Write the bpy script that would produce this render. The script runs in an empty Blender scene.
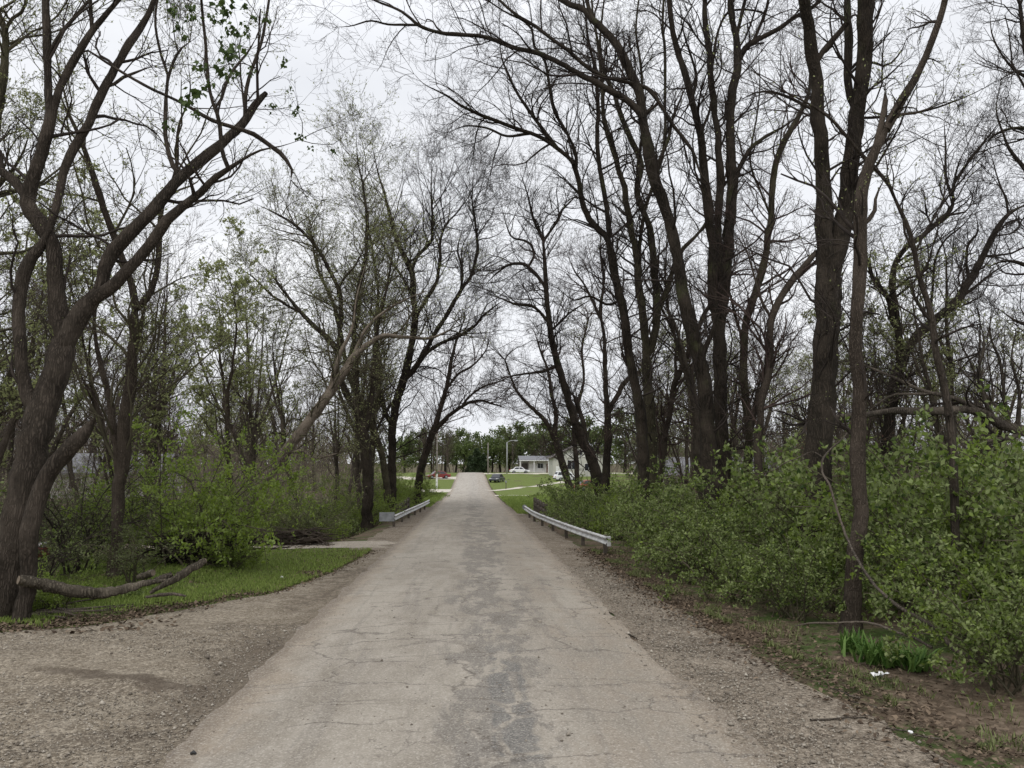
import bpy, math, random
import numpy as np
from math import radians, sin, cos, pi
from mathutils import Vector, Matrix

random.seed(7)
RNG = np.random.default_rng(11)
SC = bpy.context.scene
COL = SC.collection

# ------------------------------------------------------------------ camera
F_PX = 773.0
CAM_Z = 3.0
PITCH = math.atan(76 / 773.0)
YAW = math.atan(41 / 773.0 * cos(PITCH))
cam_d = bpy.data.cameras.new('camera')
cam = bpy.data.objects.new('camera', cam_d)
COL.objects.link(cam)
cam.location = (0, 0, CAM_Z)
cam.rotation_euler = (pi / 2 + PITCH, 0, -YAW)
cam_d.sensor_width = 36.0
cam_d.lens = 36.0 * F_PX / 1024.0
cam_d.clip_start = 0.1
cam_d.clip_end = 2500
SC.camera = cam

# ------------------------------------------------------------------ world, sun, exposure
W = bpy.data.worlds.new('World'); SC.world = W; W.use_nodes = True
nt = W.node_tree; nt.nodes.clear()
wo = nt.nodes.new('ShaderNodeOutputWorld'); bg = nt.nodes.new('ShaderNodeBackground')
sky = nt.nodes.new('ShaderNodeTexSky'); sky.sky_type = 'NISHITA'; sky.sun_disc = False
SUN_EL, SUN_AZ = radians(55), radians(200)
sky.sun_elevation = SUN_EL; sky.sun_rotation = SUN_AZ
hs = nt.nodes.new('ShaderNodeHueSaturation'); hs.inputs['Saturation'].default_value = 0.2
nt.links.new(sky.outputs[0], hs.inputs['Color'])
tc = nt.nodes.new('ShaderNodeTexCoord')
mp = nt.nodes.new('ShaderNodeMapping'); mp.inputs['Scale'].default_value = (1.2, 1.2, 3.0)
nz = nt.nodes.new('ShaderNodeTexNoise'); nz.inputs['Scale'].default_value = 1.6; nz.inputs['Detail'].default_value = 5
nt.links.new(tc.outputs['Generated'], mp.inputs[0]); nt.links.new(mp.outputs[0], nz.inputs['Vector'])
cr = nt.nodes.new('ShaderNodeValToRGB')
cr.color_ramp.elements[0].position = 0.3; cr.color_ramp.elements[0].color = (0.66, 0.68, 0.725, 1)
cr.color_ramp.elements[1].position = 0.7; cr.color_ramp.elements[1].color = (0.82, 0.83, 0.855, 1)
nt.links.new(nz.outputs[0], cr.inputs[0])
sp = nt.nodes.new('ShaderNodeSeparateXYZ'); nt.links.new(tc.outputs['Generated'], sp.inputs[0])
mr = nt.nodes.new('ShaderNodeMapRange')          # an overcast sky is brightest overhead
mr.inputs['From Min'].default_value = 0.45; mr.inputs['From Max'].default_value = 1.0
mr.inputs['To Min'].default_value = 12.0; mr.inputs['To Max'].default_value = 19.0
nt.links.new(sp.outputs['Z'], mr.inputs['Value'])
vm = nt.nodes.new('ShaderNodeVectorMath'); vm.operation = 'SCALE'
nt.links.new(cr.outputs[0], vm.inputs[0]); nt.links.new(mr.outputs[0], vm.inputs['Scale'])
mx = nt.nodes.new('ShaderNodeMix'); mx.data_type = 'RGBA'; mx.inputs['Factor'].default_value = 0.9
nt.links.new(hs.outputs[0], mx.inputs['A']); nt.links.new(vm.outputs[0], mx.inputs['B'])
nt.links.new(mx.outputs['Result'], bg.inputs['Color'])
bg.inputs['Strength'].default_value = 0.1
nt.links.new(bg.outputs[0], wo.inputs[0])

sd = bpy.data.lights.new('sun', 'SUN'); sd.energy = 1.0; sd.angle = radians(25); sd.color = (1.0, 0.96, 0.9)
so = bpy.data.objects.new('sun', sd); COL.objects.link(so)
dx, dy, dz = sin(SUN_AZ) * cos(SUN_EL), cos(SUN_AZ) * cos(SUN_EL), sin(SUN_EL)
so.rotation_euler = Vector((dx, dy, dz)).to_track_quat('Z', 'Y').to_euler()

SC.view_settings.view_transform = 'Standard'
SC.view_settings.look = 'None'
SC.view_settings.gamma = 1.0
SC.view_settings.use_curve_mapping = False
SC.view_settings.exposure = 0.14
SC.cycles.max_bounces = 5; SC.cycles.diffuse_bounces = 3; SC.cycles.glossy_bounces = 2
SC.cycles.transmission_bounces = 2; SC.cycles.transparent_max_bounces = 6
SC.cycles.caustics_reflective = False; SC.cycles.caustics_refractive = False

# ------------------------------------------------------------------ terrain
PY = [-40, 15, 35, 58, 85, 110, 128, 145, 160, 175, 190, 240, 600]
PZ = [0.05, 0, -.45, -.8, -1.15, -1.4, -1.25, -.8, -.3, .0, .02, -1.5, -4]
def smooth(a, b, v):
    t = np.clip((v - a) / (b - a), 0, 1); return t * t * (3 - 2 * t)
def wob(x, y, s, k=0.0):
    return (np.sin(x * s + 1.3 + k) * np.cos(y * s * 1.17 + k * 2.1) + 0.5 * np.sin(x * s * 2.3 + y * s * 1.9 + k)
            + 0.3 * np.cos(x * s * 4.1 - y * s * 3.7 + 2 * k)) / 1.8
def ht(x, y):
    x = np.asarray(x, float); y = np.asarray(y, float)
    z = np.interp(y, PY, PZ)
    # smooth the profile a little
    z = 0.5 * z + 0.25 * (np.interp(y - 5, PY, PZ) + np.interp(y + 5, PY, PZ))
    side = smooth(4.6, 8, np.abs(x))
    ditch = smooth(33, 42, y) * (1 - smooth(60, 72, y))
    z = z - 1.4 * ditch * smooth(4.6, 9, np.abs(x))
    z = z + side * 0.16 * wob(x, y, 0.33)
    z = z - 0.03 * np.clip(np.abs(x) - 1.0, 0, 2.2)
    return z
def htf(x, y): return float(ht(x, y))

cp, sp_ = cos(PITCH), sin(PITCH); cy_, sy_ = cos(YAW), sin(YAW)
def ray(px, py):
    a = (px - 512) / F_PX; b = (384 - py) / F_PX
    fwd = cp - b * sp_; up = sp_ + b * cp      # horizontal forward, vertical
    return (fwd * sy_ + a * cy_, fwd * cy_ - a * sy_, up)
def P(px, py, Y):
    dx, dy, dz = ray(px, py); k = Y / dy
    return np.array((dx * k, Y, CAM_Z + dz * k))
def G(px, py):
    lo, hi = 1.0, 400.0
    for Y in np.arange(2, 400, 0.25):
        p = P(px, py, Y)
        if p[2] <= htf(p[0], Y): return np.array((p[0], Y, htf(p[0], Y)))
    return P(px, py, 300)
def XX(px, Y): return P(px, 460, Y)[0]

# ------------------------------------------------------------------ object helpers
def tag(o, label=None, cat=None, group=None, kind=None):
    if label: o['label'] = label
    if cat: o['category'] = cat
    if group: o['group'] = group
    if kind: o['kind'] = kind
    return o
def thing(name, label, cat, loc, rz=0, group=None):
    o = bpy.data.objects.new(name, None); COL.objects.link(o)
    o.location = loc; o.rotation_euler = (0, 0, rz); o.empty_display_size = 0.3
    return tag(o, label, cat, group)
def link(name, me, parent=None):
    o = bpy.data.objects.new(name, me); COL.objects.link(o)
    if parent is not None: o.parent = parent
    return o
def mesh(name, V, Fs, mat, smooth_=False, tint=None):
    """V (n,3); Fs list of arrays of faces (all quads or all tris per array)."""
    me = bpy.data.meshes.new(name)
    V = np.asarray(V, np.float32)
    Fs = [np.asarray(f, np.int32) for f in Fs if len(f)]
    me.vertices.add(len(V)); me.vertices.foreach_set('co', V.ravel())
    nl = sum(f.size for f in Fs); nf = sum(len(f) for f in Fs)
    me.loops.add(nl); me.polygons.add(nf)
    me.loops.foreach_set('vertex_index', np.concatenate([f.ravel() for f in Fs]))
    tot = np.concatenate([np.full(len(f), f.shape[1], np.int32) for f in Fs])
    st = np.concatenate([[0], np.cumsum(tot)[:-1]]).astype(np.int32)
    me.polygons.foreach_set('loop_start', st)
    if smooth_: me.polygons.foreach_set('use_smooth', np.ones(nf, bool))
    me.update(calc_edges=True)
    if tint is not None:
        a = me.attributes.new('tint', 'FLOAT', 'POINT'); a.data.foreach_set('value', np.asarray(tint, np.float32))
    if mat: me.materials.append(mat)
    return me
def copy_tree(o, parent=None):
    c = o.copy(); COL.objects.link(c)
    if parent is not None: c.parent = parent
    for ch in list(o.children): copy_tree(ch, c)
    return c

class MB:
    """collects boxes, prisms, tubes into one mesh"""
    def __init__(s): s.v = []; s.f = []
    def add(s, v, f):
        n = len(s.v); s.v += [tuple(p) for p in v]; s.f += [tuple(i + n for i in q) for q in f]; return s
    def box(s, x0, x1, y0, y1, z0, z1):
        v = [(x0, y0, z0), (x1, y0, z0), (x1, y1, z0), (x0, y1, z0), (x0, y0, z1), (x1, y0, z1), (x1, y1, z1), (x0, y1, z1)]
        return s.add(v, [(3, 2, 1, 0), (4, 5, 6, 7), (0, 1, 5, 4), (1, 2, 6, 5), (2, 3, 7, 6), (3, 0, 4, 7)])
    def prism(s, prof, a, b, axis='x'):
        """closed profile [(u,v)] swept from a to b along axis"""
        n = len(prof)
        def pt(u, w, t):
            return (t, u, w) if axis == 'x' else (u, t, w) if axis == 'y' else (u, w, t)
        v = [pt(u, w, a) for u, w in prof] + [pt(u, w, b) for u, w in prof]
        f = [tuple(range(n - 1, -1, -1)), tuple(range(n, 2 * n))] + [(i, (i + 1) % n, (i + 1) % n + n, i + n) for i in range(n)]
        return s.add(v, f)
    def tube(s, pts, rs, n=8):
        pts = [Vector(p) for p in pts]
        if not hasattr(rs, '__len__'): rs = [rs] * len(pts)
        v = []; f = []
        for i, p in enumerate(pts):
            t = (pts[min(i + 1, len(pts) - 1)] - pts[max(i - 1, 0)]).normalized()
            ref = Vector((0, 0, 1)) if abs(t.z) < .9 else Vector((1, 0, 0))
            a = t.cross(ref).normalized(); b = t.cross(a)
            for k in range(n):
                th = 2 * pi * k / n; v.append(p + (a * cos(th) + b * sin(th)) * rs[i])
        for i in range(len(pts) - 1):
            for k in range(n):
                k2 = (k + 1) % n; f.append((i * n + k, i * n + k2, (i + 1) * n + k2, (i + 1) * n + k))
        f.append(tuple(range(n - 1, -1, -1))); f.append(tuple((len(pts) - 1) * n + k for k in range(n)))
        return s.add(v, f)
    def build(s, name, mat, parent=None, bevel=0.0, smooth_=False):
        me = bpy.data.meshes.new(name); me.from_pydata(s.v, [], s.f); me.update()
        me.materials.append(mat)
        if smooth_:
            for p in me.polygons: p.use_smooth = True
        o = link(name, me, parent)
        if bevel:
            m = o.modifiers.new('bevel', 'BEVEL'); m.width = bevel; m.segments = 2; m.limit_method = 'ANGLE'
        return o

# ------------------------------------------------------------------ materials
def newmat(name):
    m = bpy.data.materials.new(name); m.use_nodes = True
    t = m.node_tree; t.nodes.clear()
    o = t.nodes.new('ShaderNodeOutputMaterial'); b = t.nodes.new('ShaderNodeBsdfPrincipled')
    t.links.new(b.outputs[0], o.inputs[0]); b.inputs['Roughness'].default_value = 0.85
    b.inputs['Specular IOR Level'].default_value = 0.25
    return m, t, b, o
class N:
    """tiny node-graph helper"""
    def __init__(s, t): s.t = t
    def n(s, typ, **kw):
        x = s.t.nodes.new(typ)
        for k, v in kw.items(): setattr(x, k, v)
        return x
    def _in(s, sock, v):
        if isinstance(v, bpy.types.NodeSocket): s.t.links.new(v, sock)
        elif v is not None:
            if hasattr(sock.default_value, '__len__') and hasattr(v, '__len__') and len(v) == 3 and len(sock.default_value) == 4: v = (*v, 1)
            sock.default_value = v
    def co(s, scale=(1, 1, 1), rot=(0, 0, 0)):
        c = s.n('ShaderNodeTexCoord'); m = s.n('ShaderNodeMapping')
        m.inputs['Scale'].default_value = scale; m.inputs['Rotation'].default_value = rot
        s.t.links.new(c.outputs['Object'], m.inputs[0]); return m.outputs[0]
    def noise(s, vec, scale, detail=4, rough=.55, dist=0):
        x = s.n('ShaderNodeTexNoise'); s._in(x.inputs['Vector'], vec)
        x.inputs['Scale'].default_value = scale; x.inputs['Detail'].default_value = detail
        x.inputs['Roughness'].default_value = rough; x.inputs['Distortion'].default_value = dist; return x.outputs[0]
    def noisec(s, vec, scale, detail=2):
        x = s.n('ShaderNodeTexNoise'); s._in(x.inputs['Vector'], vec)
        x.inputs['Scale'].default_value = scale; x.inputs['Detail'].default_value = detail; return x.outputs[1]
    def vor(s, vec, scale, feature='F1', out='Distance'):
        x = s.n('ShaderNodeTexVoronoi', feature=feature); s._in(x.inputs['Vector'], vec); x.inputs['Scale'].default_value = scale
        return x.outputs[out]
    def math(s, op, a, b=None, clamp=False):
        x = s.n('ShaderNodeMath', operation=op); x.use_clamp = clamp; s._in(x.inputs[0], a)
        if b is not None: s._in(x.inputs[1], b)
        return x.outputs[0]
    def ramp(s, v, a, b, c=0.0, d=1.0):
        x = s.n('ShaderNodeMapRange', interpolation_type='SMOOTHSTEP'); s._in(x.inputs['Value'], v)
        for k, q in zip(('From Min', 'From Max', 'To Min', 'To Max'), (a, b, c, d)): x.inputs[k].default_value = q
        return x.outputs[0]
    def mix(s, f, a, b, mode='MIX'):
        x = s.n('ShaderNodeMix', data_type='RGBA', blend_type=mode); s._in(x.inputs['Factor'], f)
        s._in(x.inputs['A'], a); s._in(x.inputs['B'], b); return x.outputs['Result']
    def sep(s, vec):
        x = s.n('ShaderNodeSeparateXYZ'); s._in(x.inputs[0], vec); return x.outputs
    def vadd(s, a, b, sc=1.0):
        m = s.n('ShaderNodeVectorMath', operation='SCALE'); s._in(m.inputs[0], b); m.inputs['Scale'].default_value = sc
        x = s.n('ShaderNodeVectorMath', operation='ADD'); s._in(x.inputs[0], a); s.t.links.new(m.outputs[0], x.inputs[1]); return x.outputs[0]
    def bump(s, h, strength, dist, bsdf):
        x = s.n('ShaderNodeBump'); x.inputs['Strength'].default_value = strength; x.inputs['Distance'].default_value = dist
        s._in(x.inputs['Height'], h); s.t.links.new(x.outputs[0], bsdf.inputs['Normal'])

def flat_mat(name, col, rough=.6, metal=0, var=.12, scale=3.0, spec=.4):
    m, t, b, o = newmat(name); g = N(t); v = g.co()
    n = g.noise(v, scale, 5, .6)
    c = g.mix(g.ramp(n, .3, .7), tuple(x * (1 - var) for x in col), tuple(min(1, x * (1 + var)) for x in col))
    g._in(b.inputs['Base Color'], c); b.inputs['Roughness'].default_value = rough; b.inputs['Metallic'].default_value = metal
    b.inputs['Specular IOR Level'].default_value = spec
    return m

def bark_mat(name, dark, light, sc=1.0, moss=0.0):
    m, t, b, o = newmat(name); g = N(t)
    v = g.co((1, 1, .10)); vd = g.vadd(g.vadd(v, g.noisec(g.co(), 3.2 * sc), .10), g.noisec(g.co(), 14 * sc), .03)
    r1 = g.vor(vd, 21 * sc, 'DISTANCE_TO_EDGE'); n1 = g.noise(vd, 30 * sc, 5, .7); n2 = g.noise(g.co(), 1.3, 4, .6); n3_ = g.noise(g.co((1, 1, .4)), 9 * sc, 4, .6)
    h = g.math('ADD', g.math('MULTIPLY', g.ramp(r1, 0, .35), .55), g.math('ADD', g.math('MULTIPLY', n1, .75), g.math('MULTIPLY', n3_, .45)))
    c = g.mix(g.ramp(h, .35, 1.6), tuple(x * .6 for x in dark), light)
    c = g.mix(g.ramp(n2, .38, .68), c, g.mix(.5, c, tuple(x * 1.25 for x in light)))
    if moss > 0:
        n3 = g.noise(g.co(), .8, 5, .65)
        c = g.mix(g.ramp(n3, .62 - .2 * moss, .75, 0, .55), c, (.075, .085, .035))
    g._in(b.inputs['Base Color'], c); b.inputs['Roughness'].default_value = .95; b.inputs['Specular IOR Level'].default_value = .12
    g.bump(h, .9, .03, b)
    return m

def leaf_mat(name, c0, c1, under=None, trans=.35, rough=.55):
    m, t, b, o = newmat(name); g = N(t)
    a = g.n('ShaderNodeAttribute', attribute_name='tint'); c = g.mix(a.outputs['Fac'], c0, c1)
    if under:
        ge = g.n('ShaderNodeNewGeometry'); c = g.mix(g.math('MULTIPLY', ge.outputs['Backfacing'], .65), c, under)
    g._in(b.inputs['Base Color'], c); b.inputs['Roughness'].default_value = rough; b.inputs['Specular IOR Level'].default_value = .18
    tr = g.n('ShaderNodeBsdfTranslucent'); g._in(tr.inputs['Color'], c)
    ms = g.n('ShaderNodeMixShader'); ms.inputs[0].default_value = trans
    t.links.new(b.outputs[0], ms.inputs[1]); t.links.new(tr.outputs[0], ms.inputs[2]); t.links.new(ms.outputs[0], o.inputs[0])
    return m

M = {}
M['bark_near'] = bark_mat('bark_near', (.032, .026, .020), (.085, .069, .055), 1.0)
M['bark_dark'] = bark_mat('bark_dark', (.020, .017, .013), (.060, .048, .037), 1.0, .35)
M['bark_brown'] = bark_mat('bark_brown', (.045, .035, .027), (.105, .084, .066), 1.4)
M['bark_olive'] = bark_mat('bark_olive', (.038, .033, .022), (.09, .078, .052), 1.0, .6)
M['bark_pale'] = bark_mat('bark_pale', (.13, .105, .08), (.27, .225, .18), .8)
M['twig'] = flat_mat('twig', (.042, .034, .029), .9, 0, .3, .7, .1)
M['twig_red'] = flat_mat('twig_red', (.075, .054, .047), .9, 0, .3, .7, .1)
M['twig_olive'] = flat_mat('twig_olive', (.085, .075, .05), .9, 0, .3, .7, .1)
M['dead_wood'] = bark_mat('dead_wood', (.05, .042, .034), (.15, .125, .10), .9)
M['log_bark'] = bark_mat('log_bark', (.05, .042, .032), (.15, .128, .098), .9, .5)
M['twig_far'] = flat_mat('twig_far', (.15, .122, .10), .9, 0, .3, .3, .1)  # paler than the near twigs: distance haze put into the colour
M['cut_wood'] = flat_mat('cut_wood', (.16, .125, .09), .8, 0, .25, 9)
M['bud'] = leaf_mat('bud', (.24, .26, .11), (.36, .39, .18), None, .55)
M['bud_red'] = leaf_mat('bud_red', (.15, .085, .065), (.20, .15, .08), None, .45)
M['leaf'] = leaf_mat('leaf', (.030, .055, .010), (.27, .355, .078), (.29, .34, .15), .40)
M['leaf_bright'] = leaf_mat('leaf_bright', (.12, .185, .02), (.28, .36, .06), (.27, .34, .11), .45)
M['leaf_dull'] = leaf_mat('leaf_dull', (.075, .095, .03), (.16, .19, .07), (.18, .20, .10), .4)
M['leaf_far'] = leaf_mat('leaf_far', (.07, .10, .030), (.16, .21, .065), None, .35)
M['needle'] = leaf_mat('needle', (.018, .032, .013), (.05, .075, .03), None, .15)
M['maple'] = leaf_mat('maple', (.035, .060, .015), (.085, .125, .030), None, .3)
M['grass'] = leaf_mat('grass', (.12, .18, .035), (.30, .37, .10), None, .35)
M['grass_dull'] = leaf_mat('grass_dull', (.09, .11, .035), (.22, .25, .10), None, .3)
M['lily'] = leaf_mat('lily', (.05, .11, .02), (.17, .27, .07), None, .35)
M['litter'] = leaf_mat('litter', (.055, .038, .026), (.22, .165, .115), None, .1, .9)
M['stone'] = leaf_mat('stone', (.12, .10, .08), (.40, .36, .30), None, .0, .95)
M['galv'] = flat_mat('galv', (.52, .52, .51), .6, .25, .22, 2.2, .4)
M['galv_dull'] = flat_mat('galv_dull', (.25, .26, .27), .65, .3, .25, 3.0, .4)
M['post_wood'] = flat_mat('post_wood', (.10, .082, .065), .9, 0, .3, 6)
M['pole_wood'] = flat_mat('pole_wood', (.21, .19, .165), .9, 0, .2, 4)
M['steel_pole'] = flat_mat('steel_pole', (.36, .37, .37), .55, .2, .1, 2)
M['white_paint'] = flat_mat('white_paint', (.75, .75, .73), .4, 0, .04, 2)
M['car_white'] = flat_mat('car_white', (.78, .79, .80), .25, 0, .02, 1, .6)
M['car_dark'] = flat_mat('car_dark', (.02, .024, .035), .22, 0, .1, 1, .6)
M['car_red'] = flat_mat('car_red', (.20, .03, .028), .28, 0, .1, 1, .6)
M['car_rust'] = flat_mat('car_rust', (.26, .075, .04), .4, 0, .2, 1, .5)
M['glass_dark'] = flat_mat('glass_dark', (.015, .018, .022), .08, 0, .1, 1, .8)
M['rubber'] = flat_mat('rubber', (.02, .02, .02), .8, 0, .1, 4)
M['rim'] = flat_mat('rim', (.35, .36, .37), .35, .7, .1, 4)
M['lamp_red'] = flat_mat('lamp_red', (.45, .012, .01), .2, 0, .05, 4)
M['lamp_clear'] = flat_mat('lamp_clear', (.65, .66, .66), .15, 0, .05, 4)
M['siding_white'] = flat_mat('siding_white', (.66, .65, .61), .7, 0, .05, 1)
M['siding_cream'] = flat_mat('siding_cream', (.50, .49, .44), .75, 0, .06, 1)
M['brick'] = flat_mat('brick', (.24, .17, .13), .9, 0, .2, 3)
M['shingle'] = flat_mat('shingle', (.17, .17, .18), .95, 0, .18, 3)
M['shingle_brown'] = flat_mat('shingle_brown', (.115, .10, .09), .95, 0, .18, 3)
M['paper'] = flat_mat('paper', (.80, .80, .79), .8, 0, .05, 20)
M['black_plastic'] = flat_mat('black_plastic', (.03, .03, .03), .6)

# --- ground materials
def mat_road():
    m, t, b, o = newmat('worn_asphalt'); g = N(t); v = g.co(); X, Y, Z = g.sep(v)[:3]
    big = g.noise(g.co((1, .25, 1)), .55, 5, .6); mid = g.noise(g.co((1, .4, 1)), 2.3, 5, .65); fine = g.noise(v, 42, 3, .7); fine2 = g.noise(v, 95, 2, .7)
    c = g.mix(g.ramp(big, .35, .66), (.208, .182, .147), (.325, .292, .243))
    c = g.mix(g.ramp(mid, .35, .7, 0, .6), c, (.37, .335, .285))
    # darker worn strip of old asphalt along the middle
    wx = g.math('ADD', X, g.math('MULTIPLY', g.math('SUBTRACT', g.noise(g.co((1, .35, 1)), 1.1, 5, .7), .5), 2.6))
    band = g.math('MULTIPLY', g.ramp(wx, -.55, .0), g.ramp(wx, .95, 1.35, 1, 0))
    patch = g.ramp(g.noise(g.co((1, .45, 1)), 1.7, 6, .74), .44, .53)
    bm = g.math('MULTIPLY', band, patch)
    c = g.mix(g.math('MULTIPLY', bm, .72), c, (.125, .114, .102))
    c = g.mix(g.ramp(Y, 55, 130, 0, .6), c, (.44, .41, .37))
    # the blocky repairs just right of the middle
    vb = g.vadd(v, g.noisec(v, 3.0), .22)
    bx = g.sep(vb)
    rx = g.math('MULTIPLY', g.ramp(bx[0], .34, .40), g.ramp(bx[0], .80, .88, 1, 0))
    ry = g.math('MULTIPLY', g.ramp(bx[1], 8.0, 8.2), g.ramp(bx[1], 12.2, 13.4, 1, 0))
    blk = g.ramp(g.vor(g.vadd(g.co((1.6, 1.0, 1)), g.noisec(v, 2.5), .25), 1.05, 'DISTANCE_TO_EDGE'), .03, .09)
    c = g.mix(g.math('MULTIPLY', g.math('MULTIPLY', g.math('MULTIPLY', rx, ry), blk), .72), c, (.105, .105, .103))
    # tan, gravelly stretches towards the edges
    ed0 = g.ramp(g.math('ADD', g.math('ABSOLUTE', X), g.math('MULTIPLY', g.math('SUBTRACT', g.noise(v, 1.5, 7, .75), .5), .9)), 2.72, 3.02)
    ed = g.ramp(g.math('ADD', g.math('ABSOLUTE', X), g.math('MULTIPLY', g.math('SUBTRACT', g.noise(v, 1.0, 6, .7), .5), 1.7)), 2.25, 3.0)
    c = g.mix(g.math('MULTIPLY', ed, .75), c, (.27, .218, .162))
    rt = g.math('MULTIPLY', g.ramp(g.math('ADD', X, g.math('MULTIPLY', big, 1.6)), 1.6, 2.3), g.ramp(mid, .4, .62))
    c = g.mix(g.math('MULTIPLY', rt, .55), c, (.20, .158, .115))
    c = g.mix(ed0, c, (.175, .142, .108))
    # tyre sweep marks
    sw = g.ramp(g.noise(g.vadd(g.co((2.6, .10, 1)), g.noisec(v, .35, 2), .9), 1.6, 4, .6), .54, .68)
    c = g.mix(g.math('MULTIPLY', sw, .38), c, (.15, .135, .12))
    # cracks
    vc = g.vadd(g.co((.55, 1.0, 1)), g.noisec(v, 1.3, 5), .75)
    cr1 = g.ramp(g.vor(vc, .62, 'DISTANCE_TO_EDGE'), .002, .018, 1, 0)
    vc2 = g.vadd(g.co((1, .8, 1)), g.noisec(v, 3.1, 4), .5)
    cr2 = g.math('MULTIPLY', g.ramp(g.vor(vc2, 2.1, 'DISTANCE_TO_EDGE'), 0, .035, 1, 0), g.ramp(g.noise(v, .8, 4), .5, .62))
    cm = g.math('MULTIPLY', g.ramp(g.noise(v, .9, 4, .6), .38, .50), cr1)
    c = g.mix(g.math('MULTIPLY', cm, .65), c, (.075, .062, .052))
    vt = g.vadd(g.co((.22, 1.0, 1)), g.noisec(v, 1.0, 6), .42); cr3 = g.math('MULTIPLY', g.ramp(g.vor(vt, .85, 'DISTANCE_TO_EDGE'), .002, .022, 1, 0), g.ramp(g.noise(v, .5, 4), .42, .56))
    c = g.mix(g.math('MULTIPLY', cr3, .5), c, (.09, .075, .062))
    c = g.mix(g.math('MULTIPLY', cr2, .6), c, (.12, .10, .085))
    # aggregate speckle
    pv = g.vor(v, 55, 'F1', 'Color'); pvx = g.sep(pv)[0]
    c = g.mix(g.math('MULTIPLY', g.ramp(pvx, .7, 1.0), .42), c, (.52, .48, .42))
    c = g.mix(g.math('MULTIPLY', g.ramp(pvx, .0, .28, 1, 0), .36), c, (.13, .11, .09))
    c = g.mix(g.math('MULTIPLY', g.ramp(fine, .4, .62), .25), c, (.42, .385, .33))
    g._in(b.inputs['Base Color'], c); b.inputs['Roughness'].default_value = .95; b.inputs['Specular IOR Level'].default_value = .12
    h = g.math('ADD', g.math('MULTIPLY', fine, .5), g.math('MULTIPLY', fine2, .3)); h = g.math('SUBTRACT', h, g.math('MULTIPLY', cm, .8))
    h = g.math('ADD', h, g.math('MULTIPLY', pvx, .35))
    g.bump(h, .6, .012, b)
    return m
def mat_gravel(name, a, bcol, light, dark, damp=0.0):
    m, t, b, o = newmat(name); g = N(t); v = g.co()
    big = g.noise(g.co((.6, 1, 1)), .5, 6, .62, .4); mid = g.noise(v, 2.2, 6, .68)
    c = g.mix(g.ramp(big, .36, .64), a, bcol)
    c = g.mix(g.ramp(mid, .42, .66, 0, .55), c, light)
    c = g.mix(g.ramp(g.noise(g.co((.35, 1.3, 1), (0, 0, .35)), .8, 5, .6), .55, .7, 0, .5 + damp), c, dark)
    pv = g.vor(v, 24, 'F1', 'Color'); px = g.sep(pv)[0]; pd = g.vor(v, 24, 'F1')
    pv2 = g.sep(g.vor(v, 60, 'F1', 'Color'))[1]
    c = g.mix(g.math('MULTIPLY', g.ramp(px, .6, 1.0), .5), c, tuple(min(1, x * 1.35) for x in light))
    c = g.mix(g.math('MULTIPLY', g.ramp(px, .0, .35, 1, 0), .5), c, tuple(x * .62 for x in dark))
    c = g.mix(g.math('MULTIPLY', g.ramp(pv2, .7, 1.0), .4), c, tuple(min(1, x * 1.5) for x in light))
    c = g.mix(g.math('MULTIPLY', g.ramp(pv2, .0, .3, 1, 0), .4), c, tuple(x * .6 for x in dark))
    if name == 'gravel':      # dark streak across the pull-out, darker bands along the broken asphalt edge
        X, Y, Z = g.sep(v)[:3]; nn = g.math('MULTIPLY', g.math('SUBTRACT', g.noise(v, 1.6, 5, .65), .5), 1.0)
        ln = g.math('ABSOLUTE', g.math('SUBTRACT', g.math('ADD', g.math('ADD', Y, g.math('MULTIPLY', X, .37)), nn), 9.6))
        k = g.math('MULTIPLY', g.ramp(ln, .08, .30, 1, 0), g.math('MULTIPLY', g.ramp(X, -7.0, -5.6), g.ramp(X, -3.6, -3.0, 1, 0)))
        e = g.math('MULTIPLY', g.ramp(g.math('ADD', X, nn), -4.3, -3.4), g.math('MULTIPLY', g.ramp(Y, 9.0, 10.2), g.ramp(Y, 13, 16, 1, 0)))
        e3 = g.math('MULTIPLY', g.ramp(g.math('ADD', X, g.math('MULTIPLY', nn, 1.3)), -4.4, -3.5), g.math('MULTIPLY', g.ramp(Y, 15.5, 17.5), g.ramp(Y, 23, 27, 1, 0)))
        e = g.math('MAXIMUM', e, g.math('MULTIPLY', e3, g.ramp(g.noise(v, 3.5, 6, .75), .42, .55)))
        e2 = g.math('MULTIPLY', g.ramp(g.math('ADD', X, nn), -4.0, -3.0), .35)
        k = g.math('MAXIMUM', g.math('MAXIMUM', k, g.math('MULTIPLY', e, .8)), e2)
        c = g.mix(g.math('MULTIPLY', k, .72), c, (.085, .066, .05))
    g._in(b.inputs['Base Color'], c); b.inputs['Roughness'].default_value = 1; b.inputs['Specular IOR Level'].default_value = .1
    h = g.math('SUBTRACT', g.math('MULTIPLY', px, .6), g.math('MULTIPLY', pd, 1.0)); h = g.math('ADD', h, g.math('MULTIPLY', mid, 1.2))
    g.bump(h, .75, .025, b)
    return m
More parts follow.
